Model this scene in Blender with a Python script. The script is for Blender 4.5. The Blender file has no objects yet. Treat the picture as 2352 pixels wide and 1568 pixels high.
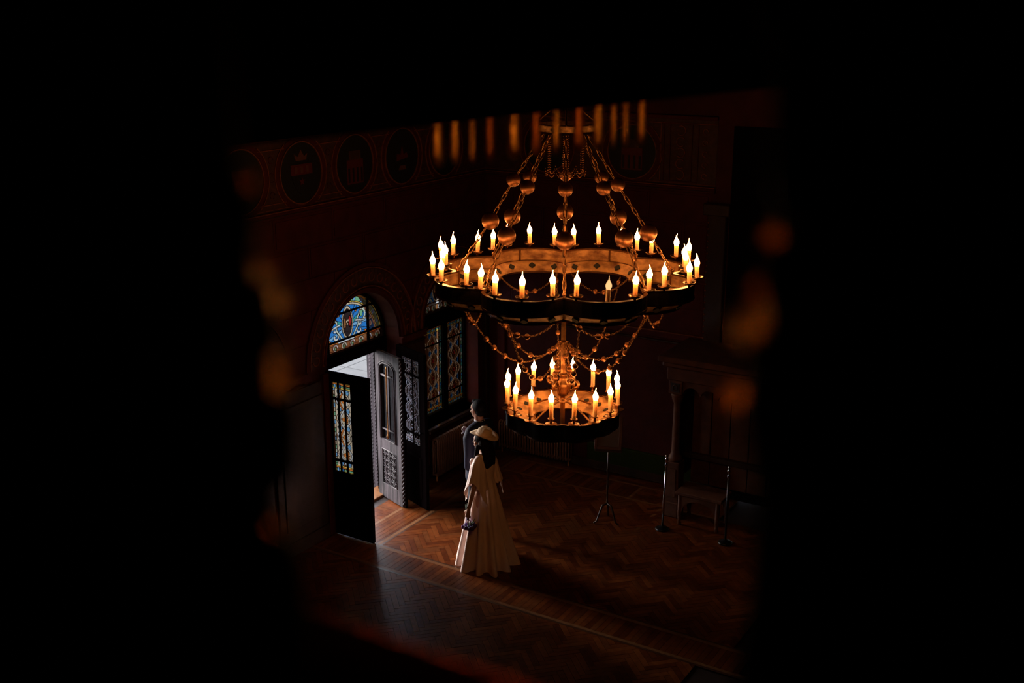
import bpy, bmesh, math, random
from mathutils import Vector, Matrix, Euler
import numpy as np
R_ = math.radians
PI = math.pi
S = 1.09                      # model units -> metres (applied to every root at the end)
random.seed(7)
SC = bpy.context.scene
COL = SC.collection

# ------------------------------------------------------------------ camera
PITCH, YAW, HC = R_(15.93), R_(31.4), 5.8
cam_d = bpy.data.cameras.new('camera')
cam_d.sensor_width = 36; cam_d.lens = 2600/2352*36
cam_d.clip_start = 0.02; cam_d.clip_end = 300
cam_d.dof.use_dof = True
cam_d.dof.focus_distance = 10.2*S
cam_d.dof.aperture_fstop = 2.5
cam = bpy.data.objects.new('camera', cam_d); COL.objects.link(cam)
cam.location = (0, 0, HC); cam.rotation_euler = (PI/2-PITCH, 0, YAW)
SC.camera = cam

# ------------------------------------------------------------------ daylight
world = bpy.data.worlds.new('sky'); SC.world = world; world.use_nodes = True
bg = world.node_tree.nodes['Background']
bg.inputs[0].default_value = (0.88, 0.92, 1.0, 1); bg.inputs[1].default_value = 9.5
sun_d = bpy.data.lights.new('low_sun', 'SUN'); sun_d.energy = 7.5; sun_d.angle = R_(24); sun_d.color = (1.0, .93, .84)
sun = bpy.data.objects.new('low_sun', sun_d); COL.objects.link(sun); sun.location = (-20, 8, 8)
sun.rotation_euler = Vector((1, -.06, -.25)).to_track_quat('-Z', 'Y').to_euler()
SC.view_settings.view_transform = 'Standard'; SC.view_settings.look = 'None'
SC.view_settings.gamma = 1; SC.view_settings.use_curve_mapping = False
SC.view_settings.exposure = 0.0
cy = SC.cycles
cy.use_denoising = True
cy.max_bounces = 6; cy.diffuse_bounces = 3; cy.glossy_bounces = 4; cy.transmission_bounces = 4
cy.transparent_max_bounces = 12
cy.sample_clamp_indirect = 30.0
cy.caustics_reflective = False; cy.caustics_refractive = False
cy.use_light_tree = True

# ------------------------------------------------------------------ helpers
def tag(o, label=None, cat=None, group=None, kind=None):
    if label: o['label'] = label
    if cat: o['category'] = cat
    if group: o['group'] = group
    if kind: o['kind'] = kind
    return o
def thing(name, label, cat, loc=(0,0,0), rz=0, group=None):
    o = bpy.data.objects.new(name, None); COL.objects.link(o)
    o.empty_display_size = .1
    o.location = loc; o.rotation_euler = (0, 0, rz)
    return tag(o, label, cat, group)
def copy_tree(o, parent=None):
    c = o.copy(); COL.objects.link(c); c.parent = parent
    for ch in list(o.children): copy_tree(ch, c)
    return c
def wmat(o):
    m = Matrix.Identity(4)
    while o is not None:
        m = (Matrix.Translation(o.location) @ o.rotation_euler.to_matrix().to_4x4()) @ m
        o = o.parent
    return m

class MB:
    def __init__(s): s.v = []; s.f = []; s.m = []; s.sm = []
    def add(s, vs, fs, mi=0, smooth=False, M=None):
        o = len(s.v)
        for p in vs:
            p = Vector(p)
            if M is not None: p = M @ p
            s.v.append(p)
        for f in fs:
            s.f.append([i+o for i in f]); s.m.append(mi); s.sm.append(smooth)
        return s
    def box(s, x0, x1, y0, y1, z0, z1, mi=0, M=None, b=0):
        if b <= 0:
            vs = [(x,y,z) for z in (z0,z1) for y in (y0,y1) for x in (x0,x1)]
            return s.add(vs, [(0,2,3,1),(4,5,7,6),(0,1,5,4),(2,6,7,3),(0,4,6,2),(1,3,7,5)], mi, False, M)
        bm = bmesh.new(); bmesh.ops.create_cube(bm, size=1)
        for v in bm.verts:
            v.co = Vector(((x0+x1)/2+v.co.x*(x1-x0), (y0+y1)/2+v.co.y*(y1-y0), (z0+z1)/2+v.co.z*(z1-z0)))
        bmesh.ops.bevel(bm, geom=bm.edges[:], offset=b, segments=1, affect='EDGES')
        return s.bm(bm, mi, False, M)
    def bm(s, bm, mi=0, smooth=False, M=None):
        bm.verts.ensure_lookup_table(); bm.verts.index_update()
        s.add([v.co.copy() for v in bm.verts], [[v.index for v in f.verts] for f in bm.faces], mi, smooth, M)
        bm.free(); return s
    def lathe(s, prof, n=16, mi=0, M=None, smooth=True, cap=True):
        vs = []; fs = []
        for r, z in prof:
            for k in range(n):
                a = 2*PI*k/n; vs.append((r*math.cos(a), r*math.sin(a), z))
        for j in range(len(prof)-1):
            for k in range(n):
                k2 = (k+1) % n
                fs.append((j*n+k, j*n+k2, (j+1)*n+k2, (j+1)*n+k))
        if cap:
            fs.append(tuple(range(n-1,-1,-1))); fs.append(tuple((len(prof)-1)*n+k for k in range(n)))
        return s.add(vs, fs, mi, smooth, M)
    def sphere(s, c, r, nu=14, nv=9, mi=0, M=None, smooth=True):
        rr = r if isinstance(r, (tuple, list)) else (r, r, r)
        vs = [(c[0], c[1], c[2]-rr[2])]
        for j in range(1, nv):
            t = PI*j/nv
            for k in range(nu):
                a = 2*PI*k/nu
                vs.append((c[0]+rr[0]*math.sin(t)*math.cos(a), c[1]+rr[1]*math.sin(t)*math.sin(a), c[2]-rr[2]*math.cos(t)))
        vs.append((c[0], c[1], c[2]+rr[2])); T = len(vs)-1; fs = []
        for k in range(nu):
            k2 = (k+1) % nu
            fs.append((0, 1+k2, 1+k)); fs.append((T, 1+(nv-2)*nu+k, 1+(nv-2)*nu+k2))
            for j in range(nv-2):
                fs.append((1+j*nu+k, 1+j*nu+k2, 1+(j+1)*nu+k2, 1+(j+1)*nu+k))
        return s.add(vs, fs, mi, smooth, M)
    def tube(s, pts, rad, n=8, mi=0, M=None, smooth=True, closed=False, flat=1.0):
        pts = [Vector(p) for p in pts]; N = len(pts)
        if not isinstance(rad, (list, tuple)): rad = [rad]*N
        vs = []; fs = []; prev = None
        for i, p in enumerate(pts):
            if closed: t = pts[(i+1) % N]-pts[i-1]
            else: t = pts[min(i+1, N-1)]-pts[max(i-1, 0)]
            t = t.normalized() if t.length > 1e-9 else Vector((0,0,1))
            if prev is None:
                up = Vector((0,0,1)) if abs(t.z) < .9 else Vector((1,0,0))
                x = t.cross(up).normalized()
            else:
                x = (prev-t*prev.dot(t)); x = x.normalized() if x.length > 1e-6 else t.orthogonal().normalized()
            prev = x; y = t.cross(x)
            for k in range(n):
                a = 2*PI*k/n
                vs.append(p+x*math.cos(a)*rad[i]+y*math.sin(a)*rad[i]*flat)
        for i in range(N if closed else N-1):
            i2 = (i+1) % N
            for k in range(n):
                k2 = (k+1) % n
                fs.append((i*n+k, i*n+k2, i2*n+k2, i2*n+k))
        if not closed:
            fs.append(tuple(range(n-1,-1,-1))); fs.append(tuple((N-1)*n+k for k in range(n)))
        return s.add(vs, fs, mi, smooth, M)
    def loft(s, secs, n=32, mi=0, M=None, cap=(True, True), fn=None, smooth=True):
        """secs: (cx,cy,z,rx,ry); fn(theta,j)->scale"""
        vs = []; fs = []
        for j, (cx, cy_, z, rx, ry) in enumerate(secs):
            for k in range(n):
                a = 2*PI*k/n; q = fn(a, j) if fn else 1
                dz = 0
                if isinstance(q, tuple): q, dz = q
                vs.append((cx+rx*q*math.cos(a), cy_+ry*q*math.sin(a), z+dz))
        for j in range(len(secs)-1):
            for k in range(n):
                k2 = (k+1) % n
                fs.append((j*n+k, j*n+k2, (j+1)*n+k2, (j+1)*n+k))
        if cap[0]: fs.append(tuple(range(n-1,-1,-1)))
        if cap[1]: fs.append(tuple((len(secs)-1)*n+k for k in range(n)))
        return s.add(vs, fs, mi, smooth, M)
    def prism(s, poly, d0, d1, axis='x', mi=0, M=None):
        """poly = list of 2D pts; axis x: (d, a, b); axis y: (a, d, b); axis z: (a, b, d)"""
        def P(a, b, d): return (d,a,b) if axis == 'x' else ((a,d,b) if axis == 'y' else (a,b,d))
        n = len(poly)
        vs = [P(a,b,d0) for a,b in poly]+[P(a,b,d1) for a,b in poly]
        fs = [tuple(range(n-1,-1,-1)), tuple(range(n,2*n))]+[(k,(k+1)%n,n+(k+1)%n,n+k) for k in range(n)]
        return s.add(vs, fs, mi, False, M)
    def mesh(s, name, mats):
        me = bpy.data.meshes.new(name)
        me.from_pydata([tuple(v) for v in s.v], [], s.f)
        if not isinstance(mats, (list, tuple)): mats = [mats]
        for m in mats: me.materials.append(m)
        me.polygons.foreach_set('material_index', s.m)
        me.polygons.foreach_set('use_smooth', s.sm)
        me.update(); return me
    def build(s, name, mats, parent=None, world=False, fix=True):
        if world and parent is not None:
            inv = wmat(parent).inverted(); s.v = [inv @ v for v in s.v]
        me = s.mesh(name, mats)
        if fix:
            bm = bmesh.new(); bm.from_mesh(me); bmesh.ops.recalc_face_normals(bm, faces=bm.faces[:]); bm.to_mesh(me); bm.free()
        o = bpy.data.objects.new(name, me); COL.objects.link(o); o.parent = parent
        return o
def inst(name, me, parent, loc=(0,0,0), rot=(0,0,0), scale=None):
    o = bpy.data.objects.new(name, me); COL.objects.link(o); o.parent = parent
    o.location = loc; o.rotation_euler = rot
    if scale is not None: o.scale = scale
    return o
def baked(o, mods):
    """apply a list of (type, props) modifiers to o's mesh"""
    for t, pr in mods:
        m = o.modifiers.new(t, t)
        for k, v in pr.items(): setattr(m, k, v)
    dg = bpy.context.evaluated_depsgraph_get()
    ev = o.evaluated_get(dg)
    me = bpy.data.meshes.new_from_object(ev)
    o.modifiers.clear(); o.data = me
    for p in me.polygons: p.use_smooth = True
    return o

# ------------------------------------------------------------------ materials
def mat(name, col, rough=.5, metal=0, coat=0, spec=.5, noise=None, bump=None, sheen=0, emit=None, stretch=None, trans=0):
    m = bpy.data.materials.new(name); m.use_nodes = True
    nt = m.node_tree; b = nt.nodes['Principled BSDF']
    b.inputs['Base Color'].default_value = (*col, 1); b.inputs['Roughness'].default_value = rough
    b.inputs['Metallic'].default_value = metal; b.inputs['Coat Weight'].default_value = coat
    b.inputs['Coat Roughness'].default_value = .15
    b.inputs['Specular IOR Level'].default_value = spec
    b.inputs['Sheen Weight'].default_value = sheen
    if emit:
        b.inputs['Emission Color'].default_value = (*emit[0], 1); b.inputs['Emission Strength'].default_value = emit[1]
    tc = nt.nodes.new('ShaderNodeTexCoord'); mp = nt.nodes.new('ShaderNodeMapping')
    nt.links.new(tc.outputs['Object'], mp.inputs[0])
    if stretch: mp.inputs['Scale'].default_value = stretch
    if noise:
        sc, c2, lo, hi = noise
        n = nt.nodes.new('ShaderNodeTexNoise'); n.inputs['Scale'].default_value = sc; n.inputs['Detail'].default_value = 5
        r = nt.nodes.new('ShaderNodeValToRGB')
        r.color_ramp.elements[0].position = lo; r.color_ramp.elements[1].position = hi
        r.color_ramp.elements[0].color = (*col, 1); r.color_ramp.elements[1].color = (*c2, 1)
        nt.links.new(mp.outputs[0], n.inputs['Vector']); nt.links.new(n.outputs['Fac'], r.inputs[0])
        nt.links.new(r.outputs[0], b.inputs['Base Color'])
    if bump:
        sc, st = bump
        n = nt.nodes.new('ShaderNodeTexNoise'); n.inputs['Scale'].default_value = sc; n.inputs['Detail'].default_value = 4
        bp = nt.nodes.new('ShaderNodeBump'); bp.inputs['Strength'].default_value = st; bp.inputs['Distance'].default_value = .01
        nt.links.new(mp.outputs[0], n.inputs['Vector']); nt.links.new(n.outputs['Fac'], bp.inputs['Height'])
        nt.links.new(bp.outputs[0], b.inputs['Normal'])
    return m
def glass(name, col, mix=.10):
    m = bpy.data.materials.new(name); m.use_nodes = True; nt = m.node_tree
    for n in list(nt.nodes): nt.nodes.remove(n)
    out = nt.nodes.new('ShaderNodeOutputMaterial')
    tr = nt.nodes.new('ShaderNodeBsdfTransparent'); tr.inputs[0].default_value = (*col, 1)
    tl = nt.nodes.new('ShaderNodeBsdfTranslucent'); tl.inputs[0].default_value = (*[c*.9 for c in col], 1)
    gl = nt.nodes.new('ShaderNodeBsdfGlossy'); gl.inputs[0].default_value = (.9,.9,.9,1); gl.inputs[1].default_value = .12
    a = nt.nodes.new('ShaderNodeMixShader'); a.inputs[0].default_value = mix
    b = nt.nodes.new('ShaderNodeMixShader'); b.inputs[0].default_value = .04
    nt.links.new(tr.outputs[0], a.inputs[1]); nt.links.new(tl.outputs[0], a.inputs[2])
    nt.links.new(a.outputs[0], b.inputs[1]); nt.links.new(gl.outputs[0], b.inputs[2])
    nt.links.new(b.outputs[0], out.inputs[0]); return m
def emis(name, col, st):
    m = bpy.data.materials.new(name); m.use_nodes = True; nt = m.node_tree
    for n in list(nt.nodes): nt.nodes.remove(n)
    out = nt.nodes.new('ShaderNodeOutputMaterial'); e = nt.nodes.new('ShaderNodeEmission')
    e.inputs[0].default_value = (*col, 1); e.inputs[1].default_value = st
    nt.links.new(e.outputs[0], out.inputs[0]); return m

M = {}
M['wall'] = mat('oxblood_plaster', (.075,.014,.012), .75, noise=(3,(.045,.009,.008),.35,.7), spec=.2)
M['block'] = mat('painted_block', (.088,.014,.012), .7, noise=(6,(.055,.009,.008),.35,.75), spec=.2)
M['groove'] = mat('dark_joint', (.02,.018,.018), .8)
M['gold'] = mat('faded_gilding', (.26,.085,.045), .6, noise=(20,(.13,.04,.02),.4,.7), spec=.2)
M['frieze'] = mat('frieze_ground', (.05,.018,.014), .7, noise=(14,(.09,.03,.018),.45,.7))
M['medal'] = mat('medallion_ground', (.012,.012,.014), .6)
M['red'] = mat('heraldic_red', (.11,.014,.014), .6)
M['cream_paint'] = mat('heraldic_cream', (.13,.05,.04), .6)
M['darkwood'] = mat('dark_varnished_wood', (.045,.020,.011), .38, coat=.3, noise=(6,(.02,.009,.006),.35,.7), stretch=(1,1,.12))
M['doorwood'] = mat('almost_black_door_wood', (.005,.003,.003), .6, spec=0, noise=(9,(.003,.002,.002),.35,.7), stretch=(1,1,.1))
M['greywood'] = mat('weathered_grey_wood', (.058,.042,.047), .6, spec=.3, noise=(26,(.011,.008,.009),.40,.62), stretch=(1,1,.07), bump=(60,.5))
M['ceil'] = mat('ceiling_wood', (.04,.02,.012), .7)
M['ivory'] = glass('ivory_candle_sleeve', (.62,.33,.16), 1.0)
nt_ = M['ivory'].node_tree; df_ = nt_.nodes.new('ShaderNodeBsdfDiffuse'); df_.inputs[0].default_value = (.90,.68,.45,1)
mx_ = nt_.nodes.new('ShaderNodeMixShader'); mx_.inputs[0].default_value = .78
tl_ = [n for n in nt_.nodes if n.type == 'BSDF_TRANSLUCENT'][0]
nt_.links.new(tl_.outputs[0], mx_.inputs[1]); nt_.links.new(df_.outputs[0], mx_.inputs[2])
nt_.links.new(mx_.outputs[0], [n for n in nt_.nodes if n.type == 'OUTPUT_MATERIAL'][0].inputs[0])
M['brass'] = mat('aged_brass', (.52,.25,.10), .40, metal=1, noise=(14,(.20,.085,.035),.38,.7))
M['copper'] = mat('ball_copper', (.50,.22,.10), .42, metal=1, noise=(9,(.30,.12,.055),.35,.75))
M['ringout'] = mat('dark_ring_metal', (.035,.022,.016), .35, metal=.6)
M['ringin'] = mat('hammered_copper_lining', (.75,.40,.16), .5, metal=.35, noise=(9,(.22,.08,.03),.40,.68), bump=(40,.35), stretch=(1,1,2))
M['dish'] = mat('drip_dish_metal', (.30,.14,.07), .28, metal=1)
M['bulb'] = emis('flame_bulb_light', (1.0,.42,.12), 62)
M['bulbdim'] = emis('dim_flame_bulb_light', (1.0,.50,.20), 1.3)
M['radiator'] = mat('radiator_enamel', (.26,.15,.10), .42, noise=(8,(.16,.09,.06),.4,.7))
M['green'] = mat('green_dado_paint', (.022,.038,.006), .7, spec=.1)
M['throne'] = mat('pale_carved_wood', (.115,.045,.024), .6, noise=(8,(.07,.026,.015),.4,.7), spec=.2)
M['chrome'] = mat('polished_steel', (.65,.66,.7), .12, metal=1)
M['blackmetal'] = mat('black_metal', (.012,.012,.014), .3, metal=.3)
M['skin'] = mat('skin', (.55,.29,.20), .5)
M['skin_tan'] = mat('tanned_skin', (.44,.20,.125), .5)
M['hair'] = mat('dark_brown_hair', (.014,.006,.004), .6, spec=.05, bump=(120,.6), stretch=(1,1,.08))
M['hairblack'] = mat('short_black_hair', (.006,.004,.004), .6, spec=.1, bump=(150,.6))
M['satin'] = mat('ivory_satin', (.88,.65,.57), .36, noise=(1.5,(.83,.60,.53),.4,.6))
M['chiffon'] = mat('blush_cape_fabric', (.86,.62,.55), .55)
M['felt'] = mat('cream_felt', (.82,.58,.40), .8)
M['felt_band'] = mat('hat_band', (.42,.25,.16), .7)
M['navy'] = mat('navy_suit_wool', (.012,.014,.034), .7, spec=.2, bump=(200,.2))
M['trouser'] = mat('charcoal_trousers', (.012,.012,.02), .7)
M['shirt'] = mat('white_shirt', (.8,.8,.85), .6)
M['shoe'] = mat('black_leather', (.01,.01,.01), .3)
M['purple'] = mat('purple_petals', (.20,.055,.42), .5)
M['purple2'] = mat('dark_violet_petals', (.07,.02,.13), .5)
M['stem'] = mat('green_stems', (.05,.09,.03), .6)
M['ribbon'] = mat('lilac_ribbon', (.6,.5,.75), .5)
M['whiteflower'] = mat('white_flower', (.85,.8,.85), .6)
M['lead'] = mat('lead_came', (.50,.48,.52), .4, metal=.2)
M['leaddark'] = mat('dark_lead_came', (.10,.07,.055), .6, spec=.2)
M['stone'] = mat('pale_terrace_stone', (.070,.070,.070), .9, noise=(3,(.058,.060,.061),.4,.7), spec=.1)
M['stonewall'] = mat('dark_rose_inlay', (.03,.014,.013), .9, spec=.1)
M['pinkstone'] = mat('rose_ornament_stone', (.062,.044,.041), .9, spec=.1)
M['pier'] = mat('brown_outer_pier', (.008,.005,.004), .9, spec=0)  # near-black, for the added blockers outside the glass
M['screen'] = mat('black_walnut', (.004,.002,.001), .6, spec=.02)
M['gilt'] = mat('gilded_wood_ring', (.85,.30,.07), .42, metal=1)
M['gilt'].node_tree.nodes['Principled BSDF'].inputs['Specular Tint'].default_value = (.75,.20,.035,1)
M['giltdull'] = mat('copper_lacquer_rail', (.70,.23,.08), .40, metal=1)
M['giltdull'].node_tree.nodes['Principled BSDF'].inputs['Specular Tint'].default_value = (.65,.19,.05,1)
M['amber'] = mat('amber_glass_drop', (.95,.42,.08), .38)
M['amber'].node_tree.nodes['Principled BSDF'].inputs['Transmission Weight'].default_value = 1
M['resin'] = mat('amber_resin_ring', (1.0,.55,.16), .30)
M['resin'].node_tree.nodes['Principled BSDF'].inputs['Transmission Weight'].default_value = 1
M['resin'].node_tree.nodes['Principled BSDF'].inputs['IOR'].default_value = 1.45
M['resind'] = mat('dark_amber_resin_ring', (.85,.22,.05), .30)
M['resind'].node_tree.nodes['Principled BSDF'].inputs['Transmission Weight'].default_value = 1
M['resind'].node_tree.nodes['Principled BSDF'].inputs['IOR'].default_value = 1.10
M['amber2'] = mat('honey_glass_rosette', (.9,.36,.09), .40)
M['amber2'].node_tree.nodes['Principled BSDF'].inputs['Transmission Weight'].default_value = 1
M['amber4'] = mat('clear_amber_rosette', (1.0,.62,.26), .40)  # glass of the added discs that imitate bright glints
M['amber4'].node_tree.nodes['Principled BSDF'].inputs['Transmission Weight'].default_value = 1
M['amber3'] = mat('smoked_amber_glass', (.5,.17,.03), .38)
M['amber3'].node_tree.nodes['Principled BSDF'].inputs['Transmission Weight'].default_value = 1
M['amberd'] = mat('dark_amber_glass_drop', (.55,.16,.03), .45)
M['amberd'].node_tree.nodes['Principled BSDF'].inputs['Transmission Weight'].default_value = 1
M['paper'] = mat('framed_notice_paper', (.10,.06,.04), .7)
GC = dict(blue=(.03,.22,.62), sky=(.20,.45,.72), teal=(.05,.38,.36), green=(.20,.48,.26), pale=(.62,.70,.58), white=(.70,.72,.70),
          yellow=(.85,.62,.12), orange=(.75,.22,.04), red=(.42,.02,.02), dark=(.03,.02,.02), brown=(.30,.13,.05), cream=(.72,.60,.42), violet=(.30,.24,.62))
GN = list(GC); GM = [glass('stained_glass_'+k, GC[k]) for k in GN]; GD = [glass('deep_stained_glass_'+k, GC[k], .0) for k in GN]; GL = [GM]
M['clear'] = glass('clear_door_pane', (.80,.82,.86), .02)
WOOD = []
for i, (c1, c2) in enumerate([((.42,.145,.042),(.25,.075,.02)), ((.33,.11,.034),(.19,.056,.016)), ((.50,.19,.06),(.32,.105,.03)), ((.26,.08,.025),(.15,.042,.012)), ((.38,.15,.055),(.22,.08,.025))]):
    WOOD.append(mat('oak_parquet', tuple(q*w_ for q, w_ in zip(c1,(.36,.255,.19))), .34, noise=(14,tuple(q*w_ for q, w_ in zip(c2,(.36,.255,.19))),.35,.7), spec=.12))
M['inlay'] = mat('pale_inlay_strip', (.20,.085,.035), .34, spec=.15, noise=(10,(.14,.055,.022),.35,.7))
M['inlaydark'] = mat('dark_inlay_strip', (.06,.022,.010), .3)
M['subfloor'] = mat('subfloor', (.02,.008,.004), .5)

# ------------------------------------------------------------------ room shell
XL, XO = -8.14, -8.60          # left wall: inner and outer face
YB = 12.65
ZC = 7.4
ARCH = [(10.0, .68, 2.05, 0.0), (11.82, .62, 2.05, .66)]      # centre y, radius, spring z, sill z
def build_left_wall():
    mb = MB(); N = 20
    edges = [-3.0]
    for cy_, r, sp, sill in ARCH:
        edges.append(('a', cy_, r, sp, sill))
    y = -3.0
    for cy_, r, sp, sill in ARCH:
        mb.box(XO, XL, y, cy_-r, 0, ZC)
        if sill > 0: mb.box(XO, XL, cy_-r, cy_+r, 0, sill)
        ys = [cy_-r*math.cos(PI*k/N) for k in range(N+1)]
        for a, b in zip(ys[:-1], ys[1:]):
            za = sp+math.sqrt(max(0, r*r-(a-cy_)**2)); zb = sp+math.sqrt(max(0, r*r-(b-cy_)**2))
            mb.prism([(a,za),(b,zb),(b,ZC),(a,ZC)], XO, XL)
        y = cy_+r
    mb.box(XO, XL, y, YB+.3, 0, ZC)
    return mb.build('wall_left', M['wall'])
wall_left = tag(build_left_wall(), kind='structure')
wall_back = tag(MB().box(XL-.4, 3.4, YB, YB+.3, 0, ZC).build('wall_back', M['wall']), kind='structure')
wall_right = tag(MB().box(3.0, 3.3, -3.0, YB+.3, 0, ZC).build('wall_right', M['wall']), kind='structure')
wall_front = tag(MB().box(XL-.4, 3.3, -3.3, -3.0, 0, ZC).build('wall_front', M['wall']), kind='structure')
ceiling = tag(MB().box(XL-.5, 3.3, -3.3, YB+.3, ZC, ZC+.2).build('ceiling', M['ceil']), kind='structure')
floor = tag(MB().box(XL-.0, 3.2, -3.2, YB+.2, -.15, -.012).box(XO, XL, 9.32, 10.68, -.15, -.004).build('floor', M['subfloor']), kind='structure')

# masonry blocks ----------------------------------------------------
def opening_h(y, pad):
    h = -9
    for cy_, r, sp, sill in ARCH:
        rr = r+pad
        if abs(y-cy_) < rr: h = max(h, sp+math.sqrt(rr*rr-(y-cy_)**2))
    return h
def block_runs(a0, a1, z0, z1, pad, left):
    if not left: return [[(a0,z0),(a1,z0),(a1,z1),(a0,z1)]]
    n = 24; ys = [a0+(a1-a0)*k/n for k in range(n+1)]
    out = []; cur = []
    for y in ys:
        h = max(z0, opening_h(y, pad))
        if h < z1-.01: cur.append((y, h))
        else:
            if len(cur) > 2: out.append(cur)
            cur = []
    if len(cur) > 2: out.append(cur)
    return [c+[(c[-1][0], z1), (c[0][0], z1)] for c in out]
def simplify(p):
    q = []
    for i in range(len(p)):
        a, b, c = p[i-1], p[i], p[(i+1) % len(p)]
        if abs((b[0]-a[0])*(c[1]-b[1])-(b[1]-a[1])*(c[0]-b[0])) > 1e-9: q.append(b)
    return q
def blocks(wall, left, a_lo, a_hi, rows, width, offs):
    for i, (zt, zb) in enumerate(zip(rows[:-1], rows[1:])):
        a = offs[i % 2]
        while a > a_lo: a -= width
        while a < a_hi:
            b0, b1 = max(a, a_lo)+.010, min(a+width, a_hi)-.010
            if b1-b0 > .06:
                for poly in block_runs(b0, b1, zb+.010, zt-.010, .36, left):
                    poly = simplify(poly)
                    mb = MB()
                    def P(q, d): return [(x, z) for x, z in q]
                    cx = sum(p[0] for p in poly)/len(poly); cz = sum(p[1] for p in poly)/len(poly)
                    rect = len(poly) == 4
                    d0 = XL if left else YB
                    sg = 1 if left else -1
                    ax = 'x' if left else 'y'
                    if rect:
                        x0 = min(p[0] for p in poly); x1 = max(p[0] for p in poly); z0_ = min(p[1] for p in poly); z1_ = max(p[1] for p in poly)
                        mb.prism(poly, d0-.02*sg, d0+.004*sg, ax)
                        ins = .028
                        if x1-x0 > .12: mb.prism([(x0+ins,z0_+ins),(x1-ins,z0_+ins),(x1-ins,z1_-ins),(x0+ins,z1_-ins)], d0, d0+.012*sg, ax)
                    else:
                        mb.prism(poly, d0-.02*sg, d0+.008*sg, ax)
                    mb.build('stone_block', M['block'], wall)
            a += width
rows = [3.80, 3.445, 3.085, 2.725, 2.365, 2.04]
blocks(wall_left, True, 6.4, YB-.02, rows, .932, [8.58-.932, 9.10-.932])
blocks(wall_back, False, XL+.03, -4.95, rows, .98, [-6.72-.98*2, -6.25-.98*2])

# trims: frieze ----------------------------------------------------
def rail(name, left, lo, hi, z0, z1, dep, m, parent=None):
    mb = MB()
    if left: mb.box(XL-.01, XL+dep, lo, hi, z0, z1, b=min(.008, (z1-z0)*.3))
    else: mb.box(lo, hi, YB-dep, YB+.01, z0, z1, b=min(.008, (z1-z0)*.3))
    o = mb.build(name, m, parent)
    if parent is None: tag(o, kind='structure')
    return o
LO, HI = 5.6, YB-.001
for left, a, b in ((True, LO, HI), (False, XL+.001, -4.9)):
    t1 = rail('trim_1', left, a, b, 3.80, 3.865, .035, M['gold'] if 0 else M['block'])
    rail('moulding', left, a, b, 3.865, 3.878, .045, M['gold'], t1)
    rail('moulding', left, a, b, 3.825, 3.833, .042, M['groove'], t1)
    t2 = rail('trim_2', left, a, b, 3.878, 4.66, .006, M['frieze'])
    rail('moulding', left, a, b, 4.60, 4.612, .02, M['gold'], t2)
    rail('moulding', left, a, b, 4.655, 4.70, .05, M['block'], t2)
    rail('moulding', left, a, b, 3.895, 3.903, .012, M['gold'], t2)
    # impost string course and dado
    if left:
        segs = [(LO, 8.95), (10.68+.0, 11.20), (12.44, HI)]
    else: segs = [(a, b)]
    for s0, s1 in segs:
        t3 = rail('trim_3', left, s0, s1, 1.96, 2.04, .05, M['block'])
        rail('moulding', left, s0, s1, 2.035, 2.05, .065, M['gold'] if not left else M['block'], t3)
        rail('moulding', left, s0, s1, 1.90, 1.925, .03, M['darkwood'], t3)

def curve2d(pts, w, left, d, m, name, parent, plane=None):
    """flat raised band along 2D points on a wall"""
    mb = MB(); n = len(pts)
    for (a0,b0), (a1,b1) in zip(pts[:-1], pts[1:]):
        dx, dz = a1-a0, b1-b0; L = math.hypot(dx, dz) or 1; nx, nz = -dz/L*w/2, dx/L*w/2
        if left: mb.prism([(a0+nx,b0+nz),(a0-nx,b0-nz),(a1-nx,b1-nz),(a1+nx,b1+nz)], XL, XL+d)
        else: mb.prism([(a0+nx,b0+nz),(a0-nx,b0-nz),(a1-nx,b1-nz),(a1+nx,b1+nz)], YB, YB-d, 'y')
    o = mb.build(name, m, parent, world=True); return o
def circ(cx, cz, r, a0=0, a1=2*PI, n=48): return [(cx+r*math.cos(a0+(a1-a0)*k/n), cz+r*math.sin(a0+(a1-a0)*k/n)) for k in range(n+1)]

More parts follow.
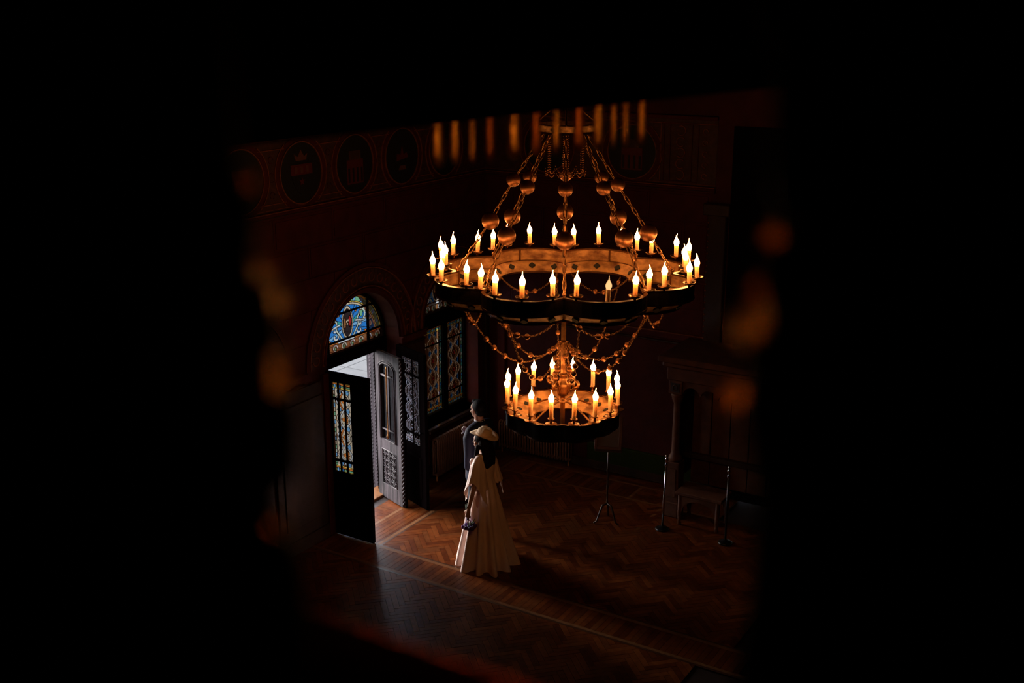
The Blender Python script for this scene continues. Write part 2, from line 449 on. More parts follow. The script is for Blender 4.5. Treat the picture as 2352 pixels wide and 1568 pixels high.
def medallion(left, c, kind, label):
    zc = 4.235
    loc = (XL, c, zc) if left else (c, YB, zc)
    t = thing('medallion', label, 'wall medallion', loc, 0, 'painted medallions along the frieze')
    mb = MB()
    if left: mb.prism(circ(c, zc, .32)[:-1], XL, XL+.010)
    else: mb.prism(circ(c, zc, .32)[:-1], YB, YB-.010, 'y')
    mb.build('ground', M['medal'], t, world=True)
    curve2d(circ(c, zc, .325), .012, left, .022, M['gold'], 'inner_ring', t)
    curve2d(circ(c, zc, .365), .050, left, .014, M['block'], 'painted_band', t)
    curve2d(circ(c, zc, .40, R_(-52), R_(52), 24), .009, left, .020, M['gold'], 'outer_ring', t)
    curve2d(circ(c, zc, .40, R_(128), R_(232), 24), .009, left, .020, M['gold'], 'outer_ring', t)
    def em(poly, m, d=.02, name='emblem'):
        e = MB()
        P = [(c+a, zc+b) for a, b in poly]
        if left: e.prism(P, XL, XL+d)
        else: e.prism(P, YB, YB-d, 'y')
        return e.build(name, M[m], t, world=True)
    if kind == 0:      # shield with a red band, crown on top
        em([(-.15,.10),(.15,.10),(.15,-.04),(.10,-.15),(0,-.24),(-.10,-.15),(-.15,-.04)], 'medal', .016, 'shield')
        em([(-.16,.09),(.17,.09),(.17,-.02),(-.16,-.02)], 'red', .02)
        for k in (-.09, .0, .09): em([(k-.02,.07),(k+.02,.07),(k+.02,0),(k-.02,0)], 'cream_paint', .024)
        em([(k*.045*math.cos(R_(a)) , -.09+k*.045*math.sin(R_(a))) for a, k in [(90+36*i, 1 if i%2==0 else .45) for i in range(10)]], 'red', .024, 'star')
        em([(-.08,.13),(.08,.13),(.10,.20),(.05,.17),(0,.24),(-.05,.17),(-.10,.20)], 'cream_paint', .02, 'crown')
    elif kind == 1:    # castle
        em([(-.14,-.22),(.14,-.22),(.14,.05),(-.14,.05)], 'red', .018)
        for k in (-.11, -.037, .037, .11): em([(k-.014,-.20),(k+.014,-.20),(k+.014,-.04),(k-.014,-.04)], 'medal', .022, 'window_slit')
        em([(-.10,.05),(.10,.05),(.10,.15),(-.10,.15)], 'brown_' if 0 else 'frieze', .02, 'tower')
    elif kind == 2:
        em([(-.11,-.05),(.11,-.02),(.08,.04),(.02,.02),(0,.12),(-.03,.02),(-.10,.03)], 'red', .02)
        em([(-.07,-.16),(.07,-.16),(.05,-.11),(-.05,-.11)], 'cream_paint', .02, 'scroll')
    else:
        em([(-.12,.12),(.12,.12),(.12,-.05),(0,-.2),(-.12,-.05)], 'frieze', .018, 'shield')
        em([(-.12,.03),(.12,.03),(.12,-.02),(-.12,-.02)], 'red', .022)
    return t
medallion(True, 8.16, 3, 'round medallion with red bar, leftmost on the left-hand frieze')
medallion(True, 9.05, 0, 'round medallion with crowned shield, red band and star on left-hand frieze')
medallion(True, 9.94, 1, 'round medallion with red castle emblem on left-hand frieze')
medallion(True, 10.82, 2, 'round medallion with small red crest above a pale scroll, left-hand frieze')
medallion(True, 11.70, 3, 'round medallion nearest the room corner on the left-hand frieze')
medallion(False, -7.20, 3, 'round medallion on back wall behind the chandelier crown, nearest the corner')
medallion(False, -6.00, 1, 'round medallion on back wall right of the chandelier crown, dark castle emblem')
# spandrel outlines between the medallions
fr = tag(thing('trim_10', None, None, (XL, 9.5, 4.2)), kind='structure')
for c0, c1 in ((8.16,9.05),(9.05,9.94),(9.94,10.82),(10.82,11.70)):
    for zz, sgn in ((3.96, -1), (4.51, 1)):
        curve2d([(c0+.25, zz), (c1-.25, zz)], .009, True, .02, M['gold'], 'outline', fr)
    mid = (c0+c1)/2
    for k in range(3):
        zc = 4.05+.18*k
        curve2d(circ(mid, zc, .035+.012*(k % 2), 0, 1.7*PI, 14), .006, True, .015, M['block'], 'scroll', fr)
# back wall pilaster ornament beside the right medallion
pn = tag(thing('trim_11', None, None, (-5.35, YB, 4.2)), kind='structure')
for x in (-5.62, -5.58, -5.50, -5.22, -5.14):
    curve2d([(x, 3.92),(x, 4.6)], .010, False, .02, M['gold'] if x == -5.62 else M['block'], 'outline', pn)
for z in (3.92, 4.6):
    curve2d([(-5.62, z),(-5.14, z)], .010, False, .02, M['block'], 'outline', pn)
for k in range(5):
    z = 4.0+.13*k
    curve2d(circ(-5.36, z, .055, R_(40 if k%2 else 220), R_(40 if k%2 else 220)+1.5*PI, 18), .011, False, .022, M['gold'], 'scroll', pn)
for k in range(5):
    z = 4.0+.13*k
    curve2d(circ(-5.05, z, .03, 0, 1.6*PI, 12), .009, False, .02, M['gold'], 'scroll', pn)
# door case pilaster at the right end of the back wall
pl = tag(thing('trim_15', None, None, (-4.87, YB, 0)), kind='structure')
mb = MB(); mb.box(-4.95,-4.72,YB-.09,YB,0,3.66, b=.01); mb.box(-4.98,-4.69,YB-.12,YB,0,.9,b=.01); mb.box(-5.0,-4.67,YB-.13,YB,3.56,3.70,b=.01)
mb.build('shaft', M['darkwood'], pl, world=True)
mb = MB()
for k in range(34): mb.sphere((-4.935, YB-.095, 1.0+.075*k), .012, 8, 5)
mb.build('bead_row', M['gold'], pl, world=True)
mb = MB().box(-4.70, 2.9, YB-.03, YB, 0, 4.6)
tag(mb.build('trim_4', M['doorwood']), kind='structure')

# archivolts -------------------------------------------------------
def archivolt(cy_, r, sp, label, half=False):
    t = tag(thing('trim_12', None, None, (XL, cy_, sp), 0), kind='structure')
    for rr, w, d, m in ((r+.045, .03, .030, 'block'), (r+.085, .010, .036, 'gold'), (r+.19, .19, .012, 'frieze'), (r+.30, .012, .036, 'gold'), (r+.335, .045, .028, 'block')):
        curve2d(circ(cy_, sp, rr, 0, PI, 40), w, True, d, M[m], 'moulding', t)
    for k in range(17):
        a = PI*(k+.5)/17; y0, z0 = cy_+(r+.19)*math.cos(a), sp+(r+.19)*math.sin(a)
        if y0 > YB-.12: continue
        curve2d(circ(y0, z0, .05, a, a+1.6*PI, 12), .012, True, .022, M['gold'], 'scroll', t)
    return t
archivolt(10.0, .68, 2.05, 'painted scroll arch band around the round-topped doorway')
archivolt(11.82, .62, 2.05, 'painted scroll arch band around the window by the room corner')
archivolt(7.75, .66, 2.05, 'painted scroll arch band at far left, partly behind the foreground post')
tag(MB().prism([(7.09,2.05)]+[(7.75-.66*math.cos(PI*k/20), 2.05+.66*math.sin(PI*k/20)) for k in range(21)]+[(8.41,2.05)], XL, XL+.006).build('trim_5', M['doorwood']), kind='structure')
# wainscot panels left of door
ws = tag(thing('trim_13', None, None, (XL, 8.3, 0)), kind='structure')
for a0, a1 in ((5.6,6.5),(6.55,7.45),(7.5,8.35),(8.4,9.28)):
    MB().box(XL, XL+.03, a0, a1, .16, 1.90, b=.004).box(XL+.03, XL+.045, a0+.1, a1-.1, .3, 1.75, b=.008).build('panel', M['darkwood'], ws, world=True)
MB().box(XL, XL+.05, 5.6, 9.29, 0, .16, b=.006).build('plinth', M['darkwood'], ws, world=True)
MB().box(XL, XL+.055, 9.20, 9.305, 0, 1.96, b=.006).build('post', M['block'], ws, world=True)
ws = tag(thing('trim_14', None, None, (XL, 11.0, 0)), kind='structure')
MB().box(XL, XL+.03, 10.70, 11.18, .16, 1.90, b=.004).box(XL+.03, XL+.045, 10.8, 11.1, .3, 1.75, b=.008).build('panel', M['darkwood'], ws, world=True)
MB().box(XL, XL+.05, 10.70, 12.6, 0, .16, b=.006).build('plinth', M['darkwood'], ws, world=True)
tag(MB().box(XL, -6.55, YB-.03, YB, 0, .12, b=.006).build('baseboard_back', M['darkwood']), kind='structure')
# timber strips at the room corner
tag(MB().box(XL, XL+.06, YB-.10, YB, .12, 1.96, b=.006).build('trim_6', M['darkwood']), kind='structure')
tag(MB().box(XL+.20, XL+.32, YB-.03, YB, .12, 1.96, b=.006).build('trim_7', M['block']), kind='structure')

# ------------------------------------------------------------------ stained glass
class Canvas:
    def __init__(s, w, h, res, lead=.0045):
        s.w, s.h, s.res, s.lead = w, h, res, lead
        s.nx, s.nz = int(round(w/res)), int(round(h/res))
        xs = (np.arange(s.nx)+.5)*res; zs = (np.arange(s.nz)+.5)*res
        s.X, s.Z = np.meshgrid(xs, zs); s.c = np.full(s.X.shape, -1, int)   # -1 lead
    def dist(s, pts):
        D = np.full(s.X.shape, 9.0)
        for (x0,z0),(x1,z1) in zip(pts[:-1], pts[1:]):
            dx, dz = x1-x0, z1-z0; L = dx*dx+dz*dz+1e-12
            t = np.clip(((s.X-x0)*dx+(s.Z-z0)*dz)/L, 0, 1)
            D = np.minimum(D, np.hypot(s.X-x0-t*dx, s.Z-z0-t*dz))
        return D
    def stroke(s, pts, w, col):
        D = s.dist(pts); s.c[D < w/2+s.lead] = -1; s.c[D < w/2] = GN.index(col)
    def line(s, pts, w=.005): s.c[s.dist(pts) < w/2+.001] = -1
    def inside(s, poly):
        m = np.zeros(s.X.shape, bool); n = len(poly)
        for i in range(n):
            x0,z0 = poly[i]; x1,z1 = poly[(i+1)%n]
            if z0 == z1: continue
            k = ((z0 > s.Z) != (z1 > s.Z)) & (s.X < (x1-x0)*(s.Z-z0)/(z1-z0)+x0)
            m ^= k
        return m
    def poly(s, poly, col):
        m = s.inside(poly); D = s.dist(list(poly)+[poly[0]])
        s.c[m | (D < s.lead)] = -1; s.c[m & (D > s.lead*.3)] = GN.index(col)
    def rect(s, x0, z0, x1, z1, col): s.poly([(x0,z0),(x1,z0),(x1,z1),(x0,z1)], col)
    def disc(s, x, z, r, col, rz=None):
        rz = rz or r
        q = np.hypot((s.X-x)/r, (s.Z-z)/rz); s.c[q < 1+s.lead/min(r, rz)] = -1; s.c[q < 1] = GN.index(col)
    def emit(s, parent, fn, single=True, minc=5):
        """flood fill into panes; fn(a, z, d) -> world xyz (d = depth offset)"""
        nz, nx = s.c.shape; seen = np.zeros(s.c.shape, bool); c = s.c.copy(); comps = []
        for j in range(nz):
            for i in range(nx):
                if seen[j,i] or c[j,i] < 0: continue
                k = c[j,i]; st = [(j,i)]; seen[j,i] = True; cells = []
                while st:
                    a, b = st.pop(); cells.append((a,b))
                    for aa, bb in ((a+1,b),(a-1,b),(a,b+1),(a,b-1)):
                        if 0 <= aa < nz and 0 <= bb < nx and not seen[aa,bb] and c[aa,bb] == k:
                            seen[aa,bb] = True; st.append((aa,bb))
                if len(cells) < minc:
                    for q in cells: c[q] = -1
                else: comps.append((k, cells))
        def runs(cells):
            rows = {}
            for a, b in cells: rows.setdefault(a, []).append(b)
            R = []
            for a, bs in rows.items():
                bs.sort(); st = bs[0]; pv = st
                for b in bs[1:]:
                    if b != pv+1: R.append((a, st, pv)); st = b
                    pv = b
                R.append((a, st, pv))
            # merge identical runs vertically
            R.sort(key=lambda r: (r[1], r[2], r[0])); out = []
            for a, b0, b1 in R:
                if out and out[-1][2] == b0 and out[-1][3] == b1 and out[-1][1] == a-1: out[-1][1] = a
                else: out.append([a, a, b0, b1])
            return out
        def quads(mb, cells, d, mi=0, thick=0):
            for a0, a1, b0, b1 in runs(cells):
                x0, x1, z0, z1 = b0*s.res, (b1+1)*s.res, a0*s.res, (a1+1)*s.res
                if thick:
                    vs = [fn(x, z, dd) for dd in (d-thick, d+thick) for z in (z0,z1) for x in (x0,x1)]
                    mb.add(vs, [(0,2,3,1),(4,5,7,6),(0,1,5,4),(2,6,7,3),(0,4,6,2),(1,3,7,5)], mi)
                else: mb.add([fn(x0,z0,d), fn(x1,z0,d), fn(x1,z1,d), fn(x0,z1,d)], [(0,1,2,3)], mi)
        lead_cells = [(j,i) for j in range(nz) for i in range(nx) if c[j,i] == -1]
        mb = MB(); quads(mb, lead_cells, 0, 0, .003); mb.build('lead_came', M['lead' if GL[0] is GM else 'leaddark'], parent, world=True, fix=False)
        if single:
            big = sorted(comps, key=lambda q: -len(q[1]))
            for k, cells in big[:290]:
                mb = MB(); quads(mb, cells, 0); mb.build('glass_pane', GL[0][k], parent, world=True, fix=False)
            rest = big[290:]
        else: rest = comps
        if rest:
            mb = MB()
            for k, cells in rest: quads(mb, cells, 0, k)
            tag(mb.build('glass_pane', GL[0], parent, world=True, fix=False), kind='stuff')

def fan_canvas(r=.64, hh=None):
    w, h = 2*r, r+.03
    cv = Canvas(w, h, .0055, .0048); cx = r; cz = .03
    q = np.hypot(cv.X-cx, cv.Z-cz); ins = (q < r-.004)
    cv.c[:] = GN.index('blue')
    for k in range(9):                                             # ground tints
        cv.stroke([(cx+(r-.1)*math.cos(PI*(k+.5)/9), cz+(r-.1)*math.sin(PI*(k+.5)/9)), (cx, cz+.25)], .035, ['blue','sky','teal','blue','sky','blue','teal','blue','sky'][k])
    # mirrored scrolls
    for sg in (-1, 1):
        def mir(p): return [(cx+sg*a, cz+b) for a, b in p]
        def spiral(x, z, r0, r1, a0, a1, n=18): return [(x+(r0+(r1-r0)*k/n)*math.cos(a0+(a1-a0)*k/n), z+(r0+(r1-r0)*k/n)*math.sin(a0+(a1-a0)*k/n)) for k in range(n+1)]
        cv.stroke(mir(spiral(.26,.36,.09,.02,-1.8,4.0)), .026, 'pale')
        cv.stroke(mir(spiral(.42,.20,.10,.02,-.6,5.2)), .026, 'pale')
        cv.stroke(mir(spiral(.22,.17,.07,.015,1.2,6.6)), .022, 'white')
        cv.stroke(mir([(.10,.12),(.20,.24),(.19,.33),(.30,.47)]), .020, 'pale')
        cv.stroke(mir([(.14,.30),(.30,.27),(.44,.34)]), .018, 'white')
        cv.stroke(mir([(.35,.11),(.50,.12),(.56,.22)]), .020, 'cream')
        cv.disc(cx+sg*.26, cz+.36, .026, 'green', .036)
        cv.disc(cx+sg*.42, cz+.20, .030, 'pale', .034)
        cv.disc(cx+sg*.36, cz+.29, .016, 'orange'); cv.disc(cx+sg*.16, cz+.42, .016, 'orange'); cv.disc(cx+sg*.33, cz+.13, .016, 'orange')
        cv.disc(cx+sg*.50, cz+.28, .018, 'brown'); cv.disc(cx+sg*.40, cz+.40, .016, 'red')
    # pointed centre panel
    man = lambda k: [(cx+k*.082*math.sin(PI*t/16), cz+.30-k*.165*math.cos(PI*t/16)) for t in range(17)]+[(cx-k*.082*math.sin(PI*t/16), cz+.30+k*.165*math.cos(PI*t/16)) for t in range(17)]
    cv.poly(man(1.22), 'cream'); cv.poly(man(1.0), 'dark')
    cv.disc(cx-.047, cz+.30, .022, 'brown', .06); cv.disc(cx+.047, cz+.31, .022, 'red', .06)
    for a, b in ((-.012,.315),(.014,.325),(.0,.285)): cv.disc(cx+a, cz+b, .013, 'cream')
    # outer borders
    cv.stroke(circ(cx, cz, r-.115, 0, PI, 30), .020, 'cream')
    cv.stroke(circ(cx, cz, r-.055, 0, PI, 40), .075, 'green')
    for k in range(13):
        a = PI*(k+.5)/13
        cv.stroke([(cx+(r-.075)*math.cos(a), cz+(r-.075)*math.sin(a)), (cx+(r-.035)*math.cos(a), cz+(r-.035)*math.sin(a))], .035, 'sky')
    cv.stroke(circ(cx, cz, r-.018, 0, PI, 40), .020, 'yellow'); cv.stroke(circ(cx, cz, r-.092, 0, PI, 40), .010, 'yellow')
    # base band
    cv.rect(0, .0, w, .135, 'brown')
    for k in range(8):
        x = .09+k*(w-.18)/7
        cv.stroke([(x+.045*math.cos(a)*(1-.1*a), .065+.045*math.sin(a)*(1-.1*a)) for a in [5.2*t/12 for t in range(13)]], .018, 'pale' if k % 2 else 'white')
        cv.disc(x, .06, .016, 'green')
    cv.rect(.03, .118, w-.03, .132, 'orange'); cv.rect(cx-.18, .112, cx+.12, .140, 'white')
    cv.line([(0,.145),(w,.145)], .012)
    cv.c[~ins] = -2
    q2 = (q >= r-.004) & (cv.Z <= cz) & (np.abs(cv.X-cx) < r-.004); cv.c[q2 & (cv.c == -2)] = GN.index('brown')
    return cv
def panel_canvas(w, h, bw=.034, right_border=True, tint=0):
    cv = Canvas(w, h, .005, .0036)
    blue, oran, rib = (('sky','orange','white'), ('blue','brown','cream'))[tint][:3]
    cv.c[:] = GN.index('cream' if tint == 0 else 'brown')
    x0, x1 = bw+.006, (w-bw-.006 if right_border else w-.004); xm = (x0+x1)/2; hw = (x1-x0)/2
    nper = 4 if h > .8 else 3
    z0, z1 = .11, h-.11; per = (z1-z0)/nper
    cols = [(xm, hw)] if hw < .22 else [(xm-hw*.5, hw*.5), (xm+hw*.5, hw*.5)]
    for xm, hw in cols:
     # diamonds
     for k in range(nper+1):
         z = z0+per*k
         for sx in (-.5, .5):
             cv.poly([(xm+sx*hw*1.0, z-per*.26),(xm+sx*hw*1.0+.030, z),(xm+sx*hw, z+per*.26),(xm+sx*hw-.030, z)], blue)
         cv.disc(xm, z+per*.5, .022, 'orange' if tint == 0 else 'red')
         for sx in (-1, 1): cv.disc(xm+sx*hw*.92, z+per*.5, .020, 'violet' if k == 0 else oran)
     for ph, sx, c in ((0, 1, rib), (PI, 1, 'cream'), (0, .5, oran), (PI, .5, rib)):
         for side in ((0,),):
             pts = [(xm+hw*.86*math.sin(2*PI*(z-z0)/per/2+ph)*sx, z) for z in [z0-.02+(z1-z0+.04)*t/60 for t in range(61)]]
             cv.stroke(pts, .017, c)
    # borders
    def vborder(xa, xb, edge):
        cv.rect(xa, 0, xb, h, 'yellow' if tint == 0 else 'teal')
        a, b = (xa+.011, xb) if edge else (xa, xb-.011)
        z = .03; k = 0
        while z < h-.03:
            cv.rect(a, z, b, z+.042, ('pale','green','cream','sky')[k % 4] if tint == 0 else ('pale','teal','blue','green')[k % 4]); z += .05; k += 1
    vborder(.002, bw, True)
    if right_border: vborder(w-bw, w-.002, False)
    for zz in (.0, h-.075):
        cv.rect(.002, zz, w-.002, zz+.075, 'yellow')
        cv.rect(.012, zz+.018, w-.012, zz+.038, 'green'); cv.rect(.012, zz+.046, w-.012, zz+.060, 'orange')
        for k in range(int(w/.07)):
            cv.rect(.03+k*.07, zz+.010, .055+k*.07, zz+.045, 'sky' if k % 2 == 0 else 'blue')
    return cv

# ------------------------------------------------------------------ door case
XG = -8.38
door = thing('door_1', None, None, (XG, 10.0, 0)); door['kind'] = 'structure'
mb = MB()
mb.box(XG-.05, XG+.05, 9.325, 9.40, 0, 2.05, b=.006); mb.box(XG-.05, XG+.05, 10.53, 10.675, 0, 2.05, b=.006)
mb.box(XG-.06, XG+.06, 9.325, 10.675, 1.89, 2.00, b=.008); mb.box(XG-.035, XG+.035, 9.34, 10.66, 2.00, 2.035, b=.006)
mb.build('door_frame', M['doorwood'], door, world=True)
mb = MB()
P = circ(10.0, 2.05, .662, 0, PI, 32)
for (a0,b0),(a1,b1) in zip(P[:-1], P[1:]):
    def sc(a, b, k): return (10.0+(a-10.0)*k, 2.05+(b-2.05)*k)
    mb.prism([sc(a0,b0,1.03), sc(a1,b1,1.03), sc(a1,b1,.965), sc(a0,b0,.965)], XG-.035, XG+.035)
for y in (9.62, 10.36): mb.box(XG+.004, XG+.03, y-.011, y+.011, 2.03, 2.05+math.sqrt(.66**2-(y-10)**2))
for z, hw in ((2.17, .65), (2.49, .49)): mb.box(XG+.004, XG+.028, 10-hw, 10+hw, z-.010, z+.010)
mb.build('fanlight_frame', M['doorwood'], door, world=True)
GL[0] = GD
fan_canvas(.64).emit(door, lambda a, z, d: (XG+d, 9.36+a, 2.02+z))
MB().box(XG-.12, XG+.12, 9.33, 10.67, -.02, .03, b=.006).build('threshold', M['inlay'], door, world=True)
# studded outer jamb lining
mb = MB(); mb.box(XO, XG-.05, 10.60, 10.68, 0, 2.05, b=.004)
jb = mb.build('jamb_lining', M['greywood'], door, world=True)
mb = MB()
for k in range(40):
    for x in (XO+.05, XO+.11): mb.sphere((x, 10.60, .06+.048*k), (.012,.008,.014), 8, 5)
mb.build('stud_row', M['greywood'], jb, world=True)

# window by the corner -------------------------------------------------
win = thing('window_1', None, None, (XG, 11.82, 0)); win['kind'] = 'structure'
mb = MB(); y0, y1 = 11.20, 12.44
P = circ(11.82, 2.05, .61, 0, PI, 32)
for (a0,b0),(a1,b1) in zip(P[:-1], P[1:]):
    def sc(a, b, k): return (11.82+(a-11.82)*k, 2.05+(b-2.05)*k)
    mb.prism([sc(a0,b0,1.02), sc(a1,b1,1.02), sc(a1,b1,.95), sc(a0,b0,.95)], XG-.04, XG+.04)
mb.box(XG-.04, XG+.04, 11.20, 11.25, .66, 2.05); mb.box(XG-.04, XG+.04, 12.40, 12.44, .66, 2.05)
mb.box(XG-.05, XG+.05, 11.20, 12.44, .66, .72); mb.box(XG-.05, XG+.05, 11.20, 12.44, 1.90, 2.10)
mb.box(XG-.04, XG+.04, 11.90, 12.00, .70, 1.95)
for z in (.92, 1.66):
    mb.box(XG+.006, XG+.022, 11.25, 11.90, z-.008, z+.008); mb.box(XG+.006, XG+.022, 12.0, 12.40, z-.008, z+.008)
mb.build('window_frame', M['doorwood'], win, world=True)
panel_canvas(.65, 1.18, .05, True, 1).emit(win, lambda a, z, d: (XG+d, 11.25+a, .72+z), False)
panel_canvas(.40, 1.18, .04, True, 1).emit(win, lambda a, z, d: (XG+d, 12.0+a, .72+z), False)
fan_canvas(.58).emit(win, lambda a, z, d: (XG+d, 11.24+a, 2.08+z), False)
GL[0] = GM
mb = MB(); mb.box(XO-.02, XG-.06, 12.405, 12.445, .66, 2.1); mb.box(XO-.02, XG-.06, 11.195, 11.235, .66, 2.1); mb.box(XO-.02, XG-.06, 11.2, 12.44, .655, .68)
P = circ(11.82, 2.05, .61, 0, PI, 24)
for (a0,b0),(a1,b1) in zip(P[:-1], P[1:]):
    def sc(a, b, k): return (11.82+(a-11.82)*k, 2.05+(b-2.05)*k)
    mb.prism([sc(a0,b0,1.03), sc(a1,b1,1.03), sc(a1,b1,.96), sc(a0,b0,.96)], XO-.02, XG-.06)
mb.build('outer_casing', M['pier'], win, world=True)  # added lining that keeps the sunlit reveal dark behind the glass
MB().box(XO, XL+.06, 11.2, 12.44, .60, .66, b=.01).build('window_sill', M['darkwood'], win, world=True)

# door leaves -------------------------------------------------------
def inner_leaf(label, x, y, ang, W, gx0, gx1, flip):
    t = thing('door_leaf', label, 'door', (x, y, 0), ang)
    z1 = 1.985; th = .022; g0, g1 = .79, 1.87
    mb = MB()
    mb.box(0, gx0, -th, th, .006, z1, b=.004); mb.box(gx1, W, -th, th, .006, z1, b=.004)
    mb.box(gx0, gx1, -th, th, .006, g0, b=.004); mb.box(gx0, gx1, -th, th, g1, z1, b=.004)
    mb.build('frame', M['doorwood'], t)
    mb = MB()
    for zz in (g0+.14, g1-.20): mb.box(gx0, gx1, -.013, .013, zz-.012, zz+.012)
    gw = gx1-gx0
    for q in (.33, .66) if not flip else (.6,): mb.box(gx0+gw*q-.006, gx0+gw*q+.006, -.013, .013, g0, g1)
    mb.build('glazing_bar', M['doorwood'], t)
    MB().box(.08, W-.08, -th-.012, th+.012, .12, .66, b=.01).build('lower_panel', M['doorwood'], t)
    inv_ = wmat(t)
    panel_canvas(gw, g1-g0, .036, flip, 0).emit(t, lambda a, z, d: tuple(inv_ @ Vector((gx0+a, d, g0+z))))
    MB().sphere((W-.05, -.05, 1.0), .014, 10, 7).tube([(W-.05,-.02,1.0),(W-.05,-.05,1.0)], .006, 8).build('door_knob', M['doorwood'], t)
    return t
inner_leaf('dark inner door leaf with brightly backlit stained glass, left side of doorway', XL, 9.31, 0, .61, .075, .35, False)
inner_leaf('dark inner door leaf with unlit leaded glass, half hidden behind grey leaf', -8.10, 10.585, math.atan2(10.37-10.585, .57), .609, .10, .485, True)

def outer_leaf():
    ang = math.atan2(10.28-10.47, -7.83+8.34)
    t = thing('door_leaf', 'weathered grey carved door leaf standing open, clear panes over lattice panel', 'door', (-8.34, 10.47, 0), ang)
    W, H, th = .545, 1.92, .022
    gx0, gx1, g0, g1 = .10, .435, .80, 1.80
    mb = MB()
    mb.box(0, gx0, -th, th, .01, H, b=.004); mb.box(gx1, W, -th, th, .01, H, b=.004)
    mb.box(gx0, gx1, -th, th, .66, g0, b=.003); mb.box(gx0, gx1, -th, th, .01, .20, b=.003)
    # arched head of the glazing
    n = 12; xs = [gx0+(gx1-gx0)*k/n for k in range(n+1)]
    def top(x): 
        u = (x-gx0)/(gx1-gx0)*2-1
        return g1-.07+.07*(1-abs(u)**3.2)
    for a, b in zip(xs[:-1], xs[1:]): mb.prism([(a,top(a)),(b,top(b)),(b,H),(a,H)], -th, th, 'y')
    mb.build('frame', M['greywood'], t)
    # moulded bead around the glazing
    pts = [(gx0+.008, -th-.004, g0)]+[(min(max(x, gx0+.008), gx1-.008), -th-.004, top(x)-.01) for x in xs]+[(gx1-.008, -th-.004, g0)]
    MB().tube(pts, .011, 6).build('glazing_bead', M['greywood'], t)
    MB().tube([(gx0-.02,-th-.002,g0-.0)]+[(x if 0<i<n else x+(-.02 if i==0 else .02), -th-.002, top(x)+.02) for i, x in enumerate(xs)]+[(gx1+.02,-th-.002,g0)], .006, 6).build('outer_bead', M['greywood'], t)
    mb = MB(); xm = (gx0+gx1)/2
    mb.tube([(gx0,-.01,1.63),(xm-.03,-.014,1.625),(xm+.03,-.014,1.625),(gx1,-.01,1.63)], [.014,.018,.018,.014], 8)
    mb.tube([(gx0,-.01,.93),(gx1,-.01,.93)], .012, 8)
    mb.build('cross_bar', M['greywood'], t)
    mb = MB(); mb.box(xm-.014, xm+.014, -.012, .012, .93, g1-.01, b=.003)
    mb.build('glazing_bar', M['greywood'], t)
    for a, b in ((gx0, xm-.014), (xm+.014, gx1)):
        for z0, z1 in ((g0, .93), (.93, 1.63), (1.63, g1)):
            MB().box(a, b, -.002, .002, z0, z1).build('clear_pane', M['clear'], t)
    # long iron bar with ball finial
    prof = [(.004,0),(.016,.012),(.020,.035),(.014,.055),(.008,.07),(.012,.085),(.008,.10),(.009,.80),(.013,.83),(.008,.85),(.010,.90),(.004,.93)]
    MB().lathe(prof, 10, M=Matrix.Translation((xm+.03, -.05, .84))).build('handle', M['brass'], t)
    # lattice panel of interlaced quatrefoils
    lx0, lx1, lz0, lz1 = .12, .415, .22, .65
    mb = MB().box(gx0, gx1, -.006, .010, .20, .66)
    mb.build('lower_panel', M['greywood'], t)
    mb = MB(); nx, nz = 3, 5; cw, ch = (lx1-lx0)/nx, (lz1-lz0)/nz
    for i in range(nx+1):
        for j in range(nz+1):
            cx, cz = lx0+i*cw, lz0+j*ch
            for a0, a1, ok in ((0, PI/2, i < nx and j < nz), (PI/2, PI, i > 0 and j < nz), (PI, 1.5*PI, i > 0 and j > 0), (1.5*PI, 2*PI, i < nx and j > 0)):
                if ok: mb.tube([(cx+cw*.5*1.1*math.cos(a0+(a1-a0)*k/5), -.014, cz+ch*.5*1.1*math.sin(a0+(a1-a0)*k/5)) for k in range(6)], .0055, 5)
    for i in range(nx):
        for j in range(nz):
            cx, cz = lx0+(i+.5)*cw, lz0+(j+.5)*ch
            mb.tube([(cx-.5*cw,-.012,cz-.5*ch),(cx+.5*cw,-.012,cz+.5*ch)], .0045, 5)
            mb.tube([(cx-.5*cw,-.012,cz+.5*ch),(cx+.5*cw,-.012,cz-.5*ch)], .0045, 5)
    mb.build('lattice', M['greywood'], t)
    MB().tube([(lx0-.012,-.02,lz0-.012),(lx1+.012,-.02,lz0-.012),(lx1+.012,-.02,lz1+.012),(lx0-.012,-.02,lz1+.012)], .009, 6, closed=True).build('panel_bead', M['greywood'], t)
    # twisted rope moulding on the free edge
    mb = MB(); nseg = 150
    for s_ in (0, PI):
        mb.tube([(W+.012+.010*math.cos(s_+k*.75), -.004+.012*math.sin(s_+k*.75), .03+k*(H-.05)/nseg) for k in range(nseg+1)], .010, 5)
    mb.build('rope_moulding', M['greywood'], t)
    MB().box(W, W+.045, -.002, .03, .01, H, b=.003).build('edge_stile', M['doorwood'], t)
outer_leaf()

# ------------------------------------------------------------------ outdoors
MB_ = MB()
terrace = thing('terrace', None, None, (-11, 12, 0)); terrace['kind'] = 'structure'
for i in range(8):
    for j in range(12):
        x1 = XO-.02-i*.9; y0 = 8.2+j*.9
        MB().box(x1-.885, x1, y0, y0+.885, -.12, -.01).build('paving_slab', M['stone'], terrace, world=True)
MB().box(-60, XO-.02, -20, 60, -.3, -.13).build('ground', M['stone'], terrace, world=True)
orn = thing('rose_mosaic', 'rose patterned mosaic strip in the paving outside the open door', 'mosaic', (-12.5, 15.0, -.01))
MB().box(-13.25, -12.45, 14.72, 16.2, -.0095, -.004).build('field', M['pinkstone'], orn, world=True)
for k in range(9):
    c = 14.83+.16*k
    MB().tube([(-12.85+.22*math.cos(a), c+.05*math.sin(a), -.003) for a in [5*t/10 for t in range(11)]], .014, 5).build('scroll', M['stonewall'], orn, world=True)
